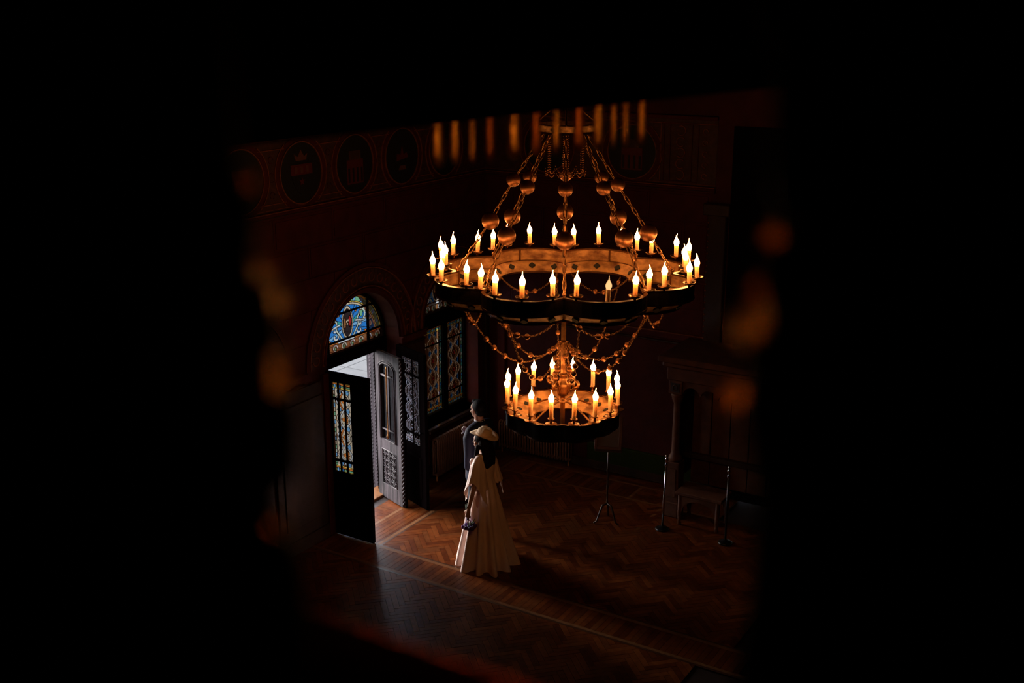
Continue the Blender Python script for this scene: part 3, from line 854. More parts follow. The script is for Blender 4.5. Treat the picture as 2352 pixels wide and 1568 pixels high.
for x_ in (-13.22, -12.49): MB().box(x_-.014, x_+.014, 14.73, 16.19, -.004, -.001).build('border_line', M['stonewall'], orn, world=True)
pier = thing('porch_pier', 'brown porch pier outside between doorway and window', 'pier', (-9.6, 12.7, 0))
MB().box(-9.9, -9.35, 12.22, 13.20, -.13, 3.1, b=.02).build('shaft', M['pier'], pier, world=True)  # both piers are added to darken fanlight and window
MB().box(-9.98, -9.27, 12.16, 13.22, 2.8, 3.1, b=.02).build('capital', M['pier'], pier, world=True)
pier2 = thing('porch_pier', 'brown porch pier outside beyond the corner window', 'pier', (-9.6, 14.6, 0))
MB().box(-9.9, -9.35, 14.0, 17.5, -.13, 3.1, b=.02).build('shaft', M['pier'], pier2, world=True)
MB().box(-9.98, -9.27, 13.95, 17.6, 2.8, 3.1, b=.02).build('capital', M['pier'], pier2, world=True)

tag(MB().box(-11.0, XO-.02, 11.6, 18.0, 3.12, 3.3).build('trim_16', M['pier']), kind='structure')  # unseen slab added to keep skylight off the piers
# ------------------------------------------------------------------ parquet
def clip_poly(poly, x0, x1, y0, y1):
    for ax, lim, keep in ((0,x0,1),(0,x1,-1),(1,y0,1),(1,y1,-1)):
        out = []
        for i in range(len(poly)):
            a, b = poly[i-1], poly[i]
            ia, ib = (a[ax]-lim)*keep >= 0, (b[ax]-lim)*keep >= 0
            if ia != ib:
                t = (lim-a[ax])/(b[ax]-a[ax]); out.append((a[0]+t*(b[0]-a[0]), a[1]+t*(b[1]-a[1])))
            if ib: out.append(b)
        poly = out
        if len(poly) < 3: return []
    return poly
planks = []
def herring(x0, x1, y0, y1, w=.062, m=5):
    c = math.sqrt(.5); L = w*m; g = .0012
    xm, ym = x0, y0
    N = int((abs(x1-x0)+abs(y1-y0))/w/1.2)+6
    for b in range(-N, N):
        for k in range(-N//(2*m)-2, N//(2*m)+3):
            for kind in (0, 1):
                if kind == 0: a = b+2*m*k; r = (a*w+g, b*w+g, (a+m)*w-g, (b+1)*w-g)
                else: r = (b*w+g, (b+1+2*m*k)*w+g, (b+1)*w-g, (b+1+2*m*k+m)*w-g)
                P = [(r[0],r[1]),(r[2],r[1]),(r[2],r[3]),(r[0],r[3])]
                Q = [(xm+(p-q)*c, ym+(p+q)*c) for p, q in P]
                if max(p[0] for p in Q) < x0 or min(p[0] for p in Q) > x1 or max(p[1] for p in Q) < y0 or min(p[1] for p in Q) > y1: continue
                Q = clip_poly(Q, x0, x1, y0, y1)
                if len(Q) >= 3: planks.append((Q, 'h'))
def strip(x0, x1, y0, y1, m='inlay'):
    planks.append(([(x0,y0),(x1,y0),(x1,y1),(x0,y1)], m))
def boards(x0, x1, y0, y1, along, w=.07, L=.5):
    """along: 'x' boards run along x"""
    if along == 'x':
        y = y0; r = 0
        while y < y1-.005:
            x = x0-(r % 3)*L/3
            while x < x1:
                a, b = max(x, x0), min(x+L, x1)
                if b-a > .01: planks.append(([(a+.001,y+.001),(b-.001,y+.001),(b-.001,min(y+w,y1)-.001),(a+.001,min(y+w,y1)-.001)], 'h'))
                x += L
            y += w; r += 1
    else:
        x = x0
        while x < x1-.005:
            planks.append(([(x+.001,y0+.001),(min(x+w,x1)-.001,y0+.001),(min(x+w,x1)-.001,y1-.001),(x+.001,y1-.001)], 'h')); x += w
XD = -7.48
# door side band
strip(XL, 3.0, 9.255, 9.30); strip(XD-.022, XD+.022, 9.30, 12.60); strip(-7.87, -7.83, 9.30, 12.60)
strip(XL, -7.87, 9.30, 9.31, 'inlaydark')
boards(XL, -7.87, 9.31, 12.6, 'x', .07, .5); boards(-7.83, XD-.03, 9.31, 12.6, 'y', .058)
strip(XD-.03, XD-.022, 9.3, 12.6, 'inlaydark')
strip(XD+.022, XD+.05, 9.30, 12.0, 'inlaydark'); strip(XD+.05, 3.0, 9.30, 9.325, 'inlaydark')
herring(XD+.05, -3.2, 9.325, 11.96)
strip(XD, -4.4, 11.96, 12.00); strip(XD, -4.4, 12.38, 12.42)
boards(XD+.03, -5.62, 12.0, 12.38, 'y', .07); boards(XD+.03, -4.4, 12.42, 12.64, 'x', .07)
strip(-5.62, -5.58, 12.0, 12.38); strip(-5.14, -5.10, 11.0, 12.38)
boards(-5.58, -5.14, 12.0, 12.38, 'x', .055, .18); boards(-5.10, -4.4, 12.0, 12.38, 'y', .07)
# band on the near side
strip(XL, 3.0, 8.875, 8.915); boards(XL, -3.0, 8.915, 9.255, 'y', .062)
strip(XL, 3.0, 8.845, 8.875, 'inlaydark')
herring(XL, -3.4, 5.9, 8.845)
me_floor = MB(); singles = []
def plank_mb(poly, mb=None, mi=0):
    mb = mb or MB()
    n = len(poly); zt = random.uniform(-.0008, .0008)
    vs = [(a,b,-.012) for a,b in poly]+[(a,b,zt) for a,b in poly]
    mb.add(vs, [tuple(range(n,2*n))]+[(k,(k+1)%n,n+(k+1)%n,n+k) for k in range(n)], mi)
    return mb
mats_f = WOOD+[M['inlay'], M['inlaydark']]
score = []
for i, (Q, k) in enumerate(planks):
    cx = sum(p[0] for p in Q)/len(Q); cyy = sum(p[1] for p in Q)/len(Q)
    xs = [p[0] for p in Q]; ys = [p[1] for p in Q]
    ar = abs(sum(Q[j-1][0]*Q[j][1]-Q[j][0]*Q[j-1][1] for j in range(len(Q))))/2
    # nearest and best lit first: in front of the door
    dd = max(0, abs(cx+6.9)-.9)+max(0, abs(cyy-9.75)-.6)
    score.append((dd if ar > .004 else 99, i))
score.sort(); own = set(i for s_, i in score[:292])
for i, (Q, k) in enumerate(planks):
    mi = random.randrange(5) if k == 'h' else (5 if k == 'inlay' else 6)
    if i in own: plank_mb(Q).build('parquet_block' if k == 'h' else 'inlay_strip', mats_f[mi], floor, fix=False)
    else: plank_mb(Q, me_floor, mi)
tag(me_floor.build('parquet_block', mats_f, floor, fix=False), kind='stuff')

# ------------------------------------------------------------------ chandelier
AX, AY = -4.014, 7.334
FD = Vector((AX, AY)).normalized()                 # away from the viewer's balcony
ROT = math.atan2(-FD.y, -FD.x)                     # local +x points toward the balcony
ch = thing('chandelier', 'huge two-tier ring chandelier with flame bulbs, copper balls and long chains', 'chandelier', (AX, AY, 2.70), ROT)
Z0 = 2.70
def zl(z): return z-Z0
RC, RM = .82, 1.0
def ringR(th, rc, rm, n=8):
    ph = (th % (2*PI/n))/(2*PI/n)*2-1
    return rc+(rm-rc)*(1-abs(ph)**2.2)
def ring_band(prof, rc, rm, seg=12, n=8, thick=.012, cap=True):
    """prof: list of (k radial factor, z); follows the lobed outline"""
    mb = MB(); N = n*seg; vs = []; fs = []; m = len(prof)
    for k in range(N):
        th = 2*PI*k/N; R = ringR(th, rc, rm)
        for f, z in prof: vs.append((R*f*math.cos(th), R*f*math.sin(th), z))
    for k in range(N):
        k2 = (k+1) % N
        for j in range(m):
            j2 = (j+1) % m
            fs.append((k*m+j, k2*m+j, k2*m+j2, k*m+j2))
    mb.add(vs, fs, 0, False); return mb
zt, zb = zl(3.955), zl(3.855)
ring_band([(1,zt),(1.0,zb),(.985,zb),(.985,zt)], RC, RM).build('ring_fascia', M['ringout'], ch)
ring_band([(.984,zt-.004),(.984,zb),(.976,zb),(.976,zt-.004)], RC, RM).build('ring_lining', M['ringin'], ch)
ring_band([(1.006,zt+.006),(1.006,zt-.006),(.970,zt-.006),(.970,zt+.006)], RC, RM).build('top_rim', M['dish'], ch)
ring_band([(1.004,zb+.005),(1.004,zb-.010),(.975,zb-.010),(.975,zb+.005)], RC, RM).build('lower_rim', M['dish'], ch)
# sloping flange with quatrefoil cut-outs: dark plates laid proud on both faces
f0, f1, zf0, zf1 = .985, .90, zb-.005, zb-.075
ring_band([(f0,zf0),(f1,zf1),(f1-.008,zf1+.004),(f0-.008,zf0+.004)], RC, RM).build('flange', M['ringin'], ch)
ring_band([(f1+.006,zf1+.004),(f1+.006,zf1-.010),(f1-.014,zf1-.010),(f1-.014,zf1+.004)], RC, RM).build('bottom_rim', M['dish'], ch)
def quatre(me_r=.017):
    pts = []
    for k in range(4):
        a = k*PI/2; cx, cz = .014*math.cos(a), .014*math.sin(a)
        for t in (-70, -35, 0, 35, 70): pts.append((cx+me_r*.62*math.cos(a+R_(t)), cz+me_r*.62*math.sin(a+R_(t))))
    return pts
qm = MB().prism(quatre(), -.004, .004, 'y').mesh('quatrefoil', [M['groove']])
def put_quatre(rc, rm, fa, fb, za, zb_, per, parent, scale=1):
    for k in range(8*per):
        th = (k+.5)/(8*per)*2*PI
        R = ringR(th, rc, rm); e = 1e-2
        p0 = Vector((ringR(th-e,rc,rm)*math.cos(th-e), ringR(th-e,rc,rm)*math.sin(th-e), 0)); p1 = Vector((ringR(th+e,rc,rm)*math.cos(th+e), ringR(th+e,rc,rm)*math.sin(th+e), 0))
        tan = (p1-p0).normalized(); fm = (fa+fb)/2
        down = (Vector((R*math.cos(th)*fb, R*math.sin(th)*fb, zb_))-Vector((R*math.cos(th)*fa, R*math.sin(th)*fa, za))).normalized()
        nrm = tan.cross(down).normalized()
        mat_ = Matrix((tan, nrm, -down)).transposed()
        o = inst('quatrefoil', qm, parent, (R*fm*math.cos(th), R*fm*math.sin(th), (za+zb_)/2), mat_.to_euler(), (scale*1.15, 3.0*scale, scale*1.15))
put_quatre(RC, RM, f0-.004, f1-.004, zf0, zf1, 4, ch)
# vertical seams on the lining
for k in range(16):
    th = 2*PI*k/16; R = ringR(th, RC, RM)*.972
    MB().box(R-.006, R+.004, -.006, .006, zb, zt, M=Matrix.Rotation(th, 4, 'Z')).build('seam_strip', M['dish'], ch)

# candles --------------------------------------------------------------
def flame_prof(h=.092, r=.0235):
    return [(.0150,-.004),(.0170,.006),(r*.90,.016),(r*.93,.024),(r*.80,.036),(r*.56,.047),(r*.33,.057),(r*.17,.066),(r*.10,.076),(r*.06,h*.98),(.0004,h)]
def flame_mesh(name, m):
    mb = MB()
    mb.lathe([(r, z) for r, z in flame_prof()], 12)
    mb.v = [Vector((v.x-.006*max(0,(v.z-.04)/.04)+.009*max(0,(v.z-.06)/.028)**2, v.y, v.z)) for v in mb.v]
    return mb.mesh(name, [m])
flame = flame_mesh('bulb', M['bulb']); flame_dim = flame_mesh('bulb_dim', M['bulbdim'])
def sleeve(h, name): return MB().lathe([(.0165,0),(.0165,h-.014),(.0180,h-.012),(.0180,h)], 14, cap=False).mesh(name, [M['ivory']])
sl_u, sl_l = sleeve(.085, 'candle_short'), sleeve(.135, 'candle_long')
dish_u = MB().lathe([(.006,-.03),(.010,-.02),(.012,-.012),(.034,-.004),(.040,.004),(.042,.004),(.036,-.006),(.030,-.010)], 20).mesh('drip_dish', [M['dish']])
dish_l = MB().lathe([(.012,-.045),(.036,-.040),(.040,-.034),(.037,-.033),(.012,-.036),(.009,-.030),(.009,-.006),(.022,-.004),(.024,.003),(.014,.001)], 20).mesh('drip_dish', [M['dish']])
def candle(th, R, z, sl, hl, dm, dim=False, dish=True, lean=0):
    c = inst('candle', sl, ch, (R*math.cos(th), R*math.sin(th), zl(z)), (lean*math.sin(th*3.1), lean*math.cos(th*2.3), th+1.3))
    b = inst('bulb', flame_dim if dim else flame, c, (0,0,hl), (0,0,random.uniform(0,6.28)))
    if dish: inst('drip_dish', dm, c)
    if dim: c['label'] = 'dimmer candle without a drip dish'
    return c
k = 0
DS = Matrix.Scale(1.12, 4)
for me_ in (dish_u, dish_l): me_.transform(DS)
for lobe in range(8):
    for off in (5.2, 17.0, 28.6, 40.2):
        th = R_(lobe*45+off); k += 1
        dim = (lobe == 0 and off == 17.0)
        R = ringR(th, RC, RM)+.012
        candle(th, R, 3.995-(.02 if dim else 0), sl_u, .085, dish_u, dim, not dim, R_(2.5))
# lower ring ------------------------------------------------------------
rc2, rm2 = .415, .455
zt2 = zl(2.885)
ring_band([(1,zt2),(1,zt2-.11),(.98,zt2-.11),(.98,zt2)], rc2, rm2).build('lower_ring_fascia', M['ringout'], ch)
ring_band([(1.0,zt2-.012),(.978,zt2-.004),(.50,zt2-.095),(.50,zt2-.105)], rc2, rm2).build('lower_ring_tray', M['ringin'], ch)
ring_band([(1.01,zt2+.005),(1.01,zt2-.008),(.97,zt2-.008),(.97,zt2+.005)], rc2, rm2).build('lower_ring_rim', M['dish'], ch)
ring_band([(.52,zt2-.088),(.52,zt2-.108),(.49,zt2-.108),(.49,zt2-.088)], rc2, rm2).build('lower_ring_inner_rim', M['dish'], ch)
ring_band([(1.0,zt2-.10),(.90,zt2-.15),(.89,zt2-.145),(.985,zt2-.095)], rc2, rm2).build('lower_ring_flange', M['ringout'], ch)
put_quatre(rc2, rm2, .90, .66, zt2-.026, zt2-.068, 2, ch, .85)
for k in range(16):
    th = R_(11.25+22.5*k)
    candle(th, ringR(th, rc2, rm2)-.012, 2.94, sl_l, .135, dish_l, False, True, R_(2))
# stem, hub, arms --------------------------------------------------------
def hexrod(z0, z1, r, name, m='brass', n=6):
    return MB().lathe([(r, zl(z0)), (r, zl(z1))], n, smooth=False).build(name, M[m], ch)
hexrod(3.60, 7.4, .0115, 'upper_rod')
hexrod(3.15, 3.62, .021, 'stem')
hexrod(2.70, 2.93, .021, 'stem')
MB().lathe([(.021,zl(2.93)),(.045,zl(2.933)),(.048,zl(2.94)),(.02,zl(2.948)),(.018,zl(2.98)),(.040,zl(2.985)),(.045,zl(3.02)),(.046,zl(3.05)),(.048,zl(3.06)),(.044,zl(3.085)),(.030,zl(3.105)),(.026,zl(3.14)),(.034,zl(3.148)),(.034,zl(3.158)),(.021,zl(3.165))], 16).build('hub', M['brass'], ch)
MB().lathe([(.02,zl(3.405)),(.036,zl(3.408)),(.036,zl(3.416)),(.02,zl(3.42))], 14).build('collar', M['brass'], ch)
MB().lathe([(.004,zl(2.655)),(.02,zl(2.67)),(.024,zl(2.69)),(.021,zl(2.71))], 12).build('finial', M['brass'], ch)
for k in range(4):
    a = R_(45+90*k)+.25
    pts = []
    for t in range(14):
        u = t/13
        if u < .6: r = .038+.12*u; z = 3.0+.12*math.sin(u/.6*PI/2)
        else:
            q = (u-.6)/.4*3.6; r = .110+.028*math.sin(q)*1.0+.0; z = 3.092+.028*math.cos(q)
        pts.append((r*math.cos(a), r*math.sin(a), zl(z)))
    MB().tube(pts, [.009+.004*(i/13) for i in range(14)], 8).build('scroll_arm', M['brass'], ch)
for k in range(4):
    a = R_(0+90*k)+R_(45)
    pts = [((.045+.375*(t/12))*math.cos(a), (.045+.375*(t/12))*math.sin(a), zl(2.94+.055*math.cos(PI*t/12*.9)-.055-.035*(t/12))) for t in range(13)]
    MB().tube(pts, .0075, 6).build('tray_arm', M['brass'], ch)
# crown ------------------------------------------------------------------
zc0 = zl(5.035)
ring_band([(1,zc0+.03),(.92,zc0-.025),(.90,zc0-.025),(.98,zc0+.03)], .225, .245).build('crown_band', M['ringin'], ch)
ring_band([(.94,zc0-.022),(.94,zc0-.034),(.87,zc0-.034),(.87,zc0-.022)], .225, .245).build('crown_rim', M['dish'], ch)
ring_band([(1.02,zc0+.035),(1.02,zc0+.027),(.95,zc0+.027),(.95,zc0+.035)], .225, .245).build('crown_top_rim', M['dish'], ch)
put_quatre(.225, .245, 1.0, .92, zc0+.03, zc0-.025, 1, ch, .8)
for k in range(4):
    a = R_(45*k*2); MB().tube([(0,0,zc0+.25),(.12*math.cos(a),.12*math.sin(a),zc0+.12),(.23*math.cos(a),.23*math.sin(a),zc0+.03)], .006, 6).build('crown_arm', M['brass'], ch)
# long chains --------------------------------------------------------------
def link_mesh(L, W, r, n=10, k=5):
    mb = MB(); pts = []
    for i in range(n):
        a = 2*PI*i/n; pts.append(((L/2-W/2)*(1 if math.cos(a) > 0 else -1)*(1 if abs(math.cos(a)) > 1e-6 else 0)+W/2*math.cos(a), W/2*math.sin(a), 0))
    mb.tube(pts, r, k, closed=True); return mb.mesh('chain_link', [M['brass']])
lk = link_mesh(.068, .024, .0042, 12)
ballL = MB().sphere((0,0,0), .066, 24, 14).mesh('ball', [M['copper']])
ballS = MB().sphere((0,0,0), .053, 24, 14).mesh('ball', [M['copper']])
jit = [0,.01,.045,.0,-.01,.0,-.035,.0]
for k in range(8):
    a = R_(45*k); u = Vector((math.cos(a), math.sin(a), 0))
    z2 = 4.31-jit[k]; z1 = 4.64-jit[k]*.4
    nodes = [u*.14+Vector((0,0,zl(5.02))), u*.385+Vector((0,0,zl(z1))), u*(.585+jit[k]*.8)+Vector((0,0,zl(z2))), u*(RC-.01)+Vector((0,0,zl(3.965)))]
    root = inst('chain', None, ch) if False else bpy.data.objects.new('chain', None)
    if root.name not in COL.objects: COL.objects.link(root)
    root.parent = ch; root.location = nodes[0]
    for A, B, ga, gb in ((nodes[0],nodes[1],0,.05),(nodes[1],nodes[2],.05,.062),(nodes[2],nodes[3],.062,0)):
        d = (B-A); L = d.length-ga-gb; d.normalize(); n = max(1, round(L/.056)); st = L/n
        q = d.to_track_quat('X', 'Z')
        for i in range(n):
            c = A+d*(ga+st*(i+.5))
            e = (q @ Euler((PI/2*(i % 2)+.4, 0, 0)).to_quaternion()).to_euler()
            inst('chain_link', lk, root, c-nodes[0], e, (st/.056, 1, 1))
    inst('ball', ballS, ch, nodes[1]); inst('ball', ballL, ch, nodes[2])
    MB().tube([nodes[3]+Vector((0,0,-.03)), nodes[3]+Vector((0,0,.02))], .008, 6).sphere(nodes[3]+Vector((0,0,.015)), .014, 8, 6).build('chain_lug', M['brass'], ch)
# garlands below the big ring -------------------------------------------------
def catenary(A, B, sag, n=40):
    pts = []
    for i in range(n+1):
        t = i/n; p = A.lerp(B, t); p = p+Vector((0,0,-sag*4*t*(1-t))); pts.append(p)
    return pts
def chain_along(pts, L=.022, W=.013, r=.0024, name='garland_chain', skip=()):
    mb = MB(); acc = []; tot = 0
    cum = [0]
    for a, b in zip(pts[:-1], pts[1:]): cum.append(cum[-1]+(b-a).length)
    n = max(2, int(cum[-1]/(L*.78))); 
    def at(s):
        for i in range(len(cum)-1):
            if cum[i+1] >= s: 
                t = (s-cum[i])/max(1e-9, cum[i+1]-cum[i]); return pts[i].lerp(pts[i+1], t)
        return pts[-1]
    for i in range(n):
        a, b = at(cum[-1]*i/n), at(cum[-1]*(i+1)/n); c = (a+b)/2; d = (b-a).normalized()
        q = d.to_track_quat('X', 'Z') @ Euler((PI/2*(i % 2)+.5, 0, 0)).to_quaternion()
        Mx = Matrix.Translation(c) @ q.to_matrix().to_4x4()
        ps = [((L/2)*math.cos(2*PI*j/8), W/2*math.sin(2*PI*j/8), 0) for j in range(8)]
        mb.tube(ps, r, 4, M=Mx, closed=True)
    mb.build(name, M['brass'], ch); return at, cum[-1]
bG = MB().sphere((0,0,0), .021, 16, 10).mesh('garland_ball', [M['copper']])
for k in range(8):
    a = R_(45*k+8); u = Vector((math.cos(a), math.sin(a), 0))
    A = u*(.76+.04*math.cos(k*2))+Vector((0,0,zl(3.78))); B = u*.035+Vector((0,0,zl(3.41)))
    A.rotate(Euler((0,0,.1*math.sin(k*3))))
    at, L = chain_along(catenary(A, B, .34+.04*math.cos(k*1.7)))
    for f in (.04, .36, .45, .56, .68, .90): inst('garland_ball', bG, ch, at(L*(f+.012*math.sin(k*5+f*9))))
for k in range(8):                        # swags from rim to rim
    a, b = R_(45*k+4), R_(45*(k+1)-4)
    A = Vector((.78*math.cos(a), .78*math.sin(a), zl(3.78))); B = Vector((.78*math.cos(b), .78*math.sin(b), zl(3.78)))
    at, L = chain_along(catenary(A, B, .13+.02*math.sin(k*2.2)))
    for f in (.42, .55): inst('garland_ball', bG, ch, at(L*f))
for k in range(4):                        # drooping loops down to the hub
    a = R_(90*k+60); b = R_(90*k+45)
    A = Vector((.034*math.cos(a), .034*math.sin(a), zl(3.41))); B = Vector((.125*math.cos(b), .125*math.sin(b), zl(3.09)))
    at, L = chain_along(catenary(A, B, .10))
    for f in (.6, .78): inst('garland_ball', bG, ch, at(L*f))
# bead strings under the crown
for k in range(12):
    a, b = R_(30*k), R_(30*(k+1))
    mb = MB()
    if k % 2 == 0:
        for s_ in (a, a+R_(8)):
            for i in range(17): mb.sphere((.14*math.cos(s_), .14*math.sin(s_), zl(4.99)-.0165*i), .0055, 6, 4)
    for p in catenary(Vector((.15*math.cos(a), .15*math.sin(a), zl(4.84-.1))), Vector((.15*math.cos(b), .15*math.sin(b), zl(4.84-.1))), .05, 9): mb.sphere(p, .0055, 6, 4)
    mb.build('bead_string', M['copper'], ch)

# ------------------------------------------------------------------ radiators
def radiator(label, loc, rz, n, pitch, H, dep=.11, leg=.06):
    t = thing('radiator', label, 'radiator', loc, rz, None)
    mb = MB()
    for yy in (-dep/2+.02, dep/2-.02):
        mb.tube([(0,yy,leg+.02),(0,yy,H-.03),(0,yy*.6,H-.008),(0,0,H)], [.013,.013,.012,.010], 8)
    mb.tube([(0,-dep/2+.02,leg+.04),(0,dep/2-.02,leg+.04)], .016, 8); mb.sphere((0,0,H-.01), (.016,.03,.014), 8, 6)
    me = mb.mesh('radiator_column', [M['radiator']])
    for i in range(n): inst('radiator_column', me, t, ((i-(n-1)/2)*pitch, 0, 0))
    w = (n-1)*pitch/2
    MB().tube([(-w,0,H-.06),(w,0,H-.06)], .014, 8).tube([(-w,0,leg+.04),(w,0,leg+.04)], .014, 8).build('pipe', M['radiator'], t)
    for s_ in (-1, 1):
        MB().lathe([(.022,0),(.014,.012),(.010,.03),(.016,leg+.02)], 10, M=Matrix.Translation((s_*w*.96, 0, 0))).build('foot', M['brass'], t)
    return t
radiator('brown column radiator under the window, behind the couple', (-7.97, 11.68, 0), -PI/2, 26, .042, .59)
radiator('column radiator on the back wall beneath the chandelier', (-7.28, YB-.13, 0), 0, 27, .042, .46)

# green dado
gd = tag(MB().box(-6.52, -4.95, YB-.05, YB, .12, .38, b=.006).build('trim_8', M['green']), kind='structure')
MB().box(-6.54, -4.95, YB-.055, YB, .02, .13, b=.004).build('plinth', M['darkwood'], gd)

# ------------------------------------------------------------------ easel stand with frame
es = thing('easel', 'spindly wooden tripod stand below the chandelier, right of the radiator', 'easel', (-5.52, 11.22, 0), R_(20))
prof = [(.010,.22),(.014,.26),(.009,.30),(.010,.42),(.016,.45),(.009,.48),(.010,.62),(.016,.66),(.009,.70),(.009,.92)]
MB().lathe(prof, 10).build('post', M['darkwood'], es)
for k in range(3):
    a = R_(-30+120*k); 
    MB().tube([(0,0,.24),(.06*math.cos(a),.06*math.sin(a),.22),(.10*math.cos(a),.10*math.sin(a),.12),(.13*math.cos(a),.13*math.sin(a),.03),(.17*math.cos(a),.17*math.sin(a),.010)], [.013,.014,.012,.010,.012], 8).build('leg', M['darkwood'], es)
MB().box(-.16, .16, -.02, .01, .90, .925, b=.004).build('ledge', M['darkwood'], es)
fr_ = thing('picture_frame', 'pale wooden frame leaning on the tripod stand, under the chandelier', 'frame', (-5.52, 11.20, .93), R_(20))
TM = Matrix.Rotation(R_(-18), 4, 'X')
mb = MB(); 
for x0,x1,z0,z1 in ((-.16,-.125,0,.40),(.125,.16,0,.40),(-.125,.125,0,.035),(-.125,.125,.365,.40)): mb.box(x0,x1,-.012,.012,z0,z1, M=TM, b=.003)
mb.build('frame', M['throne'], fr_)
MB().box(-.126,.126,-.002,.008,.03,.37, M=TM).build('picture', M['paper'], fr_)

# ------------------------------------------------------------------ stanchions
def stanchion(label, loc, lean=0.0, pm='chrome'):
    t = thing('barrier_post', label, 'barrier post', loc, 0, 'barrier posts near the canopy')
    LM = Matrix.Rotation(lean, 4, 'Y')
    MB().lathe([(.085,0),(.085,.012),(.070,.022),(.030,.034),(.018,.045)], 24).build('base', M['blackmetal'], t)
    MB().lathe([(.013,.045),(.013,.80)], 16, M=LM).build('pole', M[pm], t)
    MB().lathe([(.013,.80),(.020,.805),(.020,.83),(.014,.84),(.014,.87),(.022,.88),(.022,.895),(.010,.905),(.020,.925),(.014,.945),(.003,.95)], 16, M=LM).build('cap', M['chrome'], t)
    MB().tube([(.02,0,.84),(.035,0,.85),(.03,0,.865)], .004, 6, M=LM).build('hook', M['chrome'], t)
stanchion('slim chrome barrier post standing before the carved canopy', (-4.87, 11.38, 0), R_(1.5))
stanchion('dark barrier post at far right, only faint glints showing', (-4.10, 11.42, 0), 0, 'blackmetal')

# ------------------------------------------------------------------ carved canopy seat
cn = thing('carved_canopy', 'large pale carved canopy with cornice, corner column and scalloped valance', 'carved furniture', (-4.4, 12.1, 0))
X0, X1, Yf, Yb = -5.02, -3.30, 11.80, 12.60
mb = MB()
mb.box(X0-.12, X1+.12, Yf-.12, Yb, 1.95, 2.02, b=.01); mb.box(X0-.08, X1+.08, Yf-.08, Yb, 1.88, 1.95, b=.02); mb.box(X0-.03, X1+.03, Yf-.03, Yb, 1.72, 1.88, b=.008)
mb.build('cornice', M['throne'], cn, world=True)
# scalloped valance (front and left side)
def scallops(a0, a1, n, z, drop):
    pts = [(a0, z+.001), (a0, z-drop)]
    w = (a1-a0)/n
    for i in range(n):
        for k in range(9):
            th = PI-PI*k/8; pts.append((a0+w*(i+.5)+w*.44*math.cos(th), z-drop+drop*.75*math.sin(th)))
    pts += [(a1, z-drop), (a1, z+.001)]; return pts
for side, a0, a1, n in (('y', X0+.16, X1-.02, 7), ):
    P_ = scallops(a0, a1, n, 1.72, .17)
    mb = MB(); 
    # split per scallop into quads for clean faces
    w = (a1-a0)/n
    for i in range(n):
        xs = [a0+w*i+w*k/10 for k in range(11)]
        def zz(x): 
            u = (x-(a0+w*(i+.5)))/(w*.46); return 1.55+.10*math.sqrt(max(0, 1-u*u)) if abs(u) < 1 else 1.55
        for p, q in zip(xs[:-1], xs[1:]): mb.prism([(p,zz(p)),(q,zz(q)),(q,1.72),(p,1.72)], Yf, Yf+.03, 'y')
    mb.build('valance', M['throne'], cn, world=True)
for x in (X0+.08, X1-.08):
    MB().box(x-.085, x+.085, Yf-.03, Yf+.14, 1.55, 1.72, b=.008).build('impost_block', M['throne'], cn, world=True)
    MB().box(x-.055, x+.055, Yf-.037, Yf-.025, 1.58, 1.69).build('dark_inset', M['medal'], cn, world=True)
    mb = MB(); mb.tube([(x+.03*math.cos(a), Yf-.042, 1.635+.035*math.sin(a)) for a in [2*PI*k/10 for k in range(10)]], .006, 5, closed=True); mb.build('rosette', M['throne'], cn, world=True)
    MB().lathe([(.085,.70),(.085,.74),(.07,.76),(.055,.79),(.048,.85),(.046,1.1),(.044,1.35),(.042,1.42),(.058,1.45),(.075,1.52),(.08,1.55)], 16, M=Matrix.Translation((x, Yf+.055, 0))).build('column', M['throne'], cn, world=True)
    MB().box(x-.09, x+.09, Yf-.04, Yf+.14, .18, .70, b=.008).box(x-.06, x+.06, Yf-.055, Yf-.04, .26, .62, b=.004).build('pedestal', M['throne'], cn, world=True)
    MB().box(x-.10, x+.10, Yf-.06, Yf+.15, 0, .19, b=.01).build('pedestal_foot', M['throne'], cn, world=True)
for k in range(6):
    x = X0+.18+k*.24
    MB().box(x, x+.228, 12.12, 12.16, .35, 1.72, b=.004).build('back_board', M['throne'], cn, world=True)
MB().box(X0, X0+.03, Yf+.14, Yb, .35, 1.72, b=.004).build('side_board', M['throne'], cn, world=True)
MB().box(X0+.05, X1-.05, Yf+.25, Yb, .68, .74, b=.006).build('shelf_rail', M['darkwood'], cn, world=True)
# arched bench in front
bn = thing('arched_bench', 'low wooden bench with arched apron beside the canopy column', 'bench', (-4.55, 11.6, 0))
bx0, bx1, by = -4.78, -4.26, 11.60
MB().box(bx0-.03, bx1+.03, by-.02, by+.34, .38, .42, b=.006).build('seat', M['throne'], bn, world=True)
n = 14
for yy in (by, by+.30):
    mb = MB()
    for k in range(n):
        x, x2 = bx0+(bx1-bx0)*k/n, bx0+(bx1-bx0)*(k+1)/n
        def z_(x): 
            u = (x-(bx0+bx1)/2)/((bx1-bx0)*.38); return .20+.13*math.sqrt(max(0, 1-u*u)) if abs(u) < 1 else .12
        mb.prism([(x,z_(x)),(x2,z_(x2)),(x2,.38),(x,.38)], yy, yy+.025, 'y')
    mb.build('arched_apron', M['throne'], bn, world=True)
for x in (bx0+.025, bx1-.025):
    for yy in (by+.012, by+.312):
        MB().lathe([(.018,0),(.026,.02),(.018,.06),(.024,.11),(.024,.38)], 10, M=Matrix.Translation((x, yy, 0))).build('leg', M['throne'], bn, world=True)

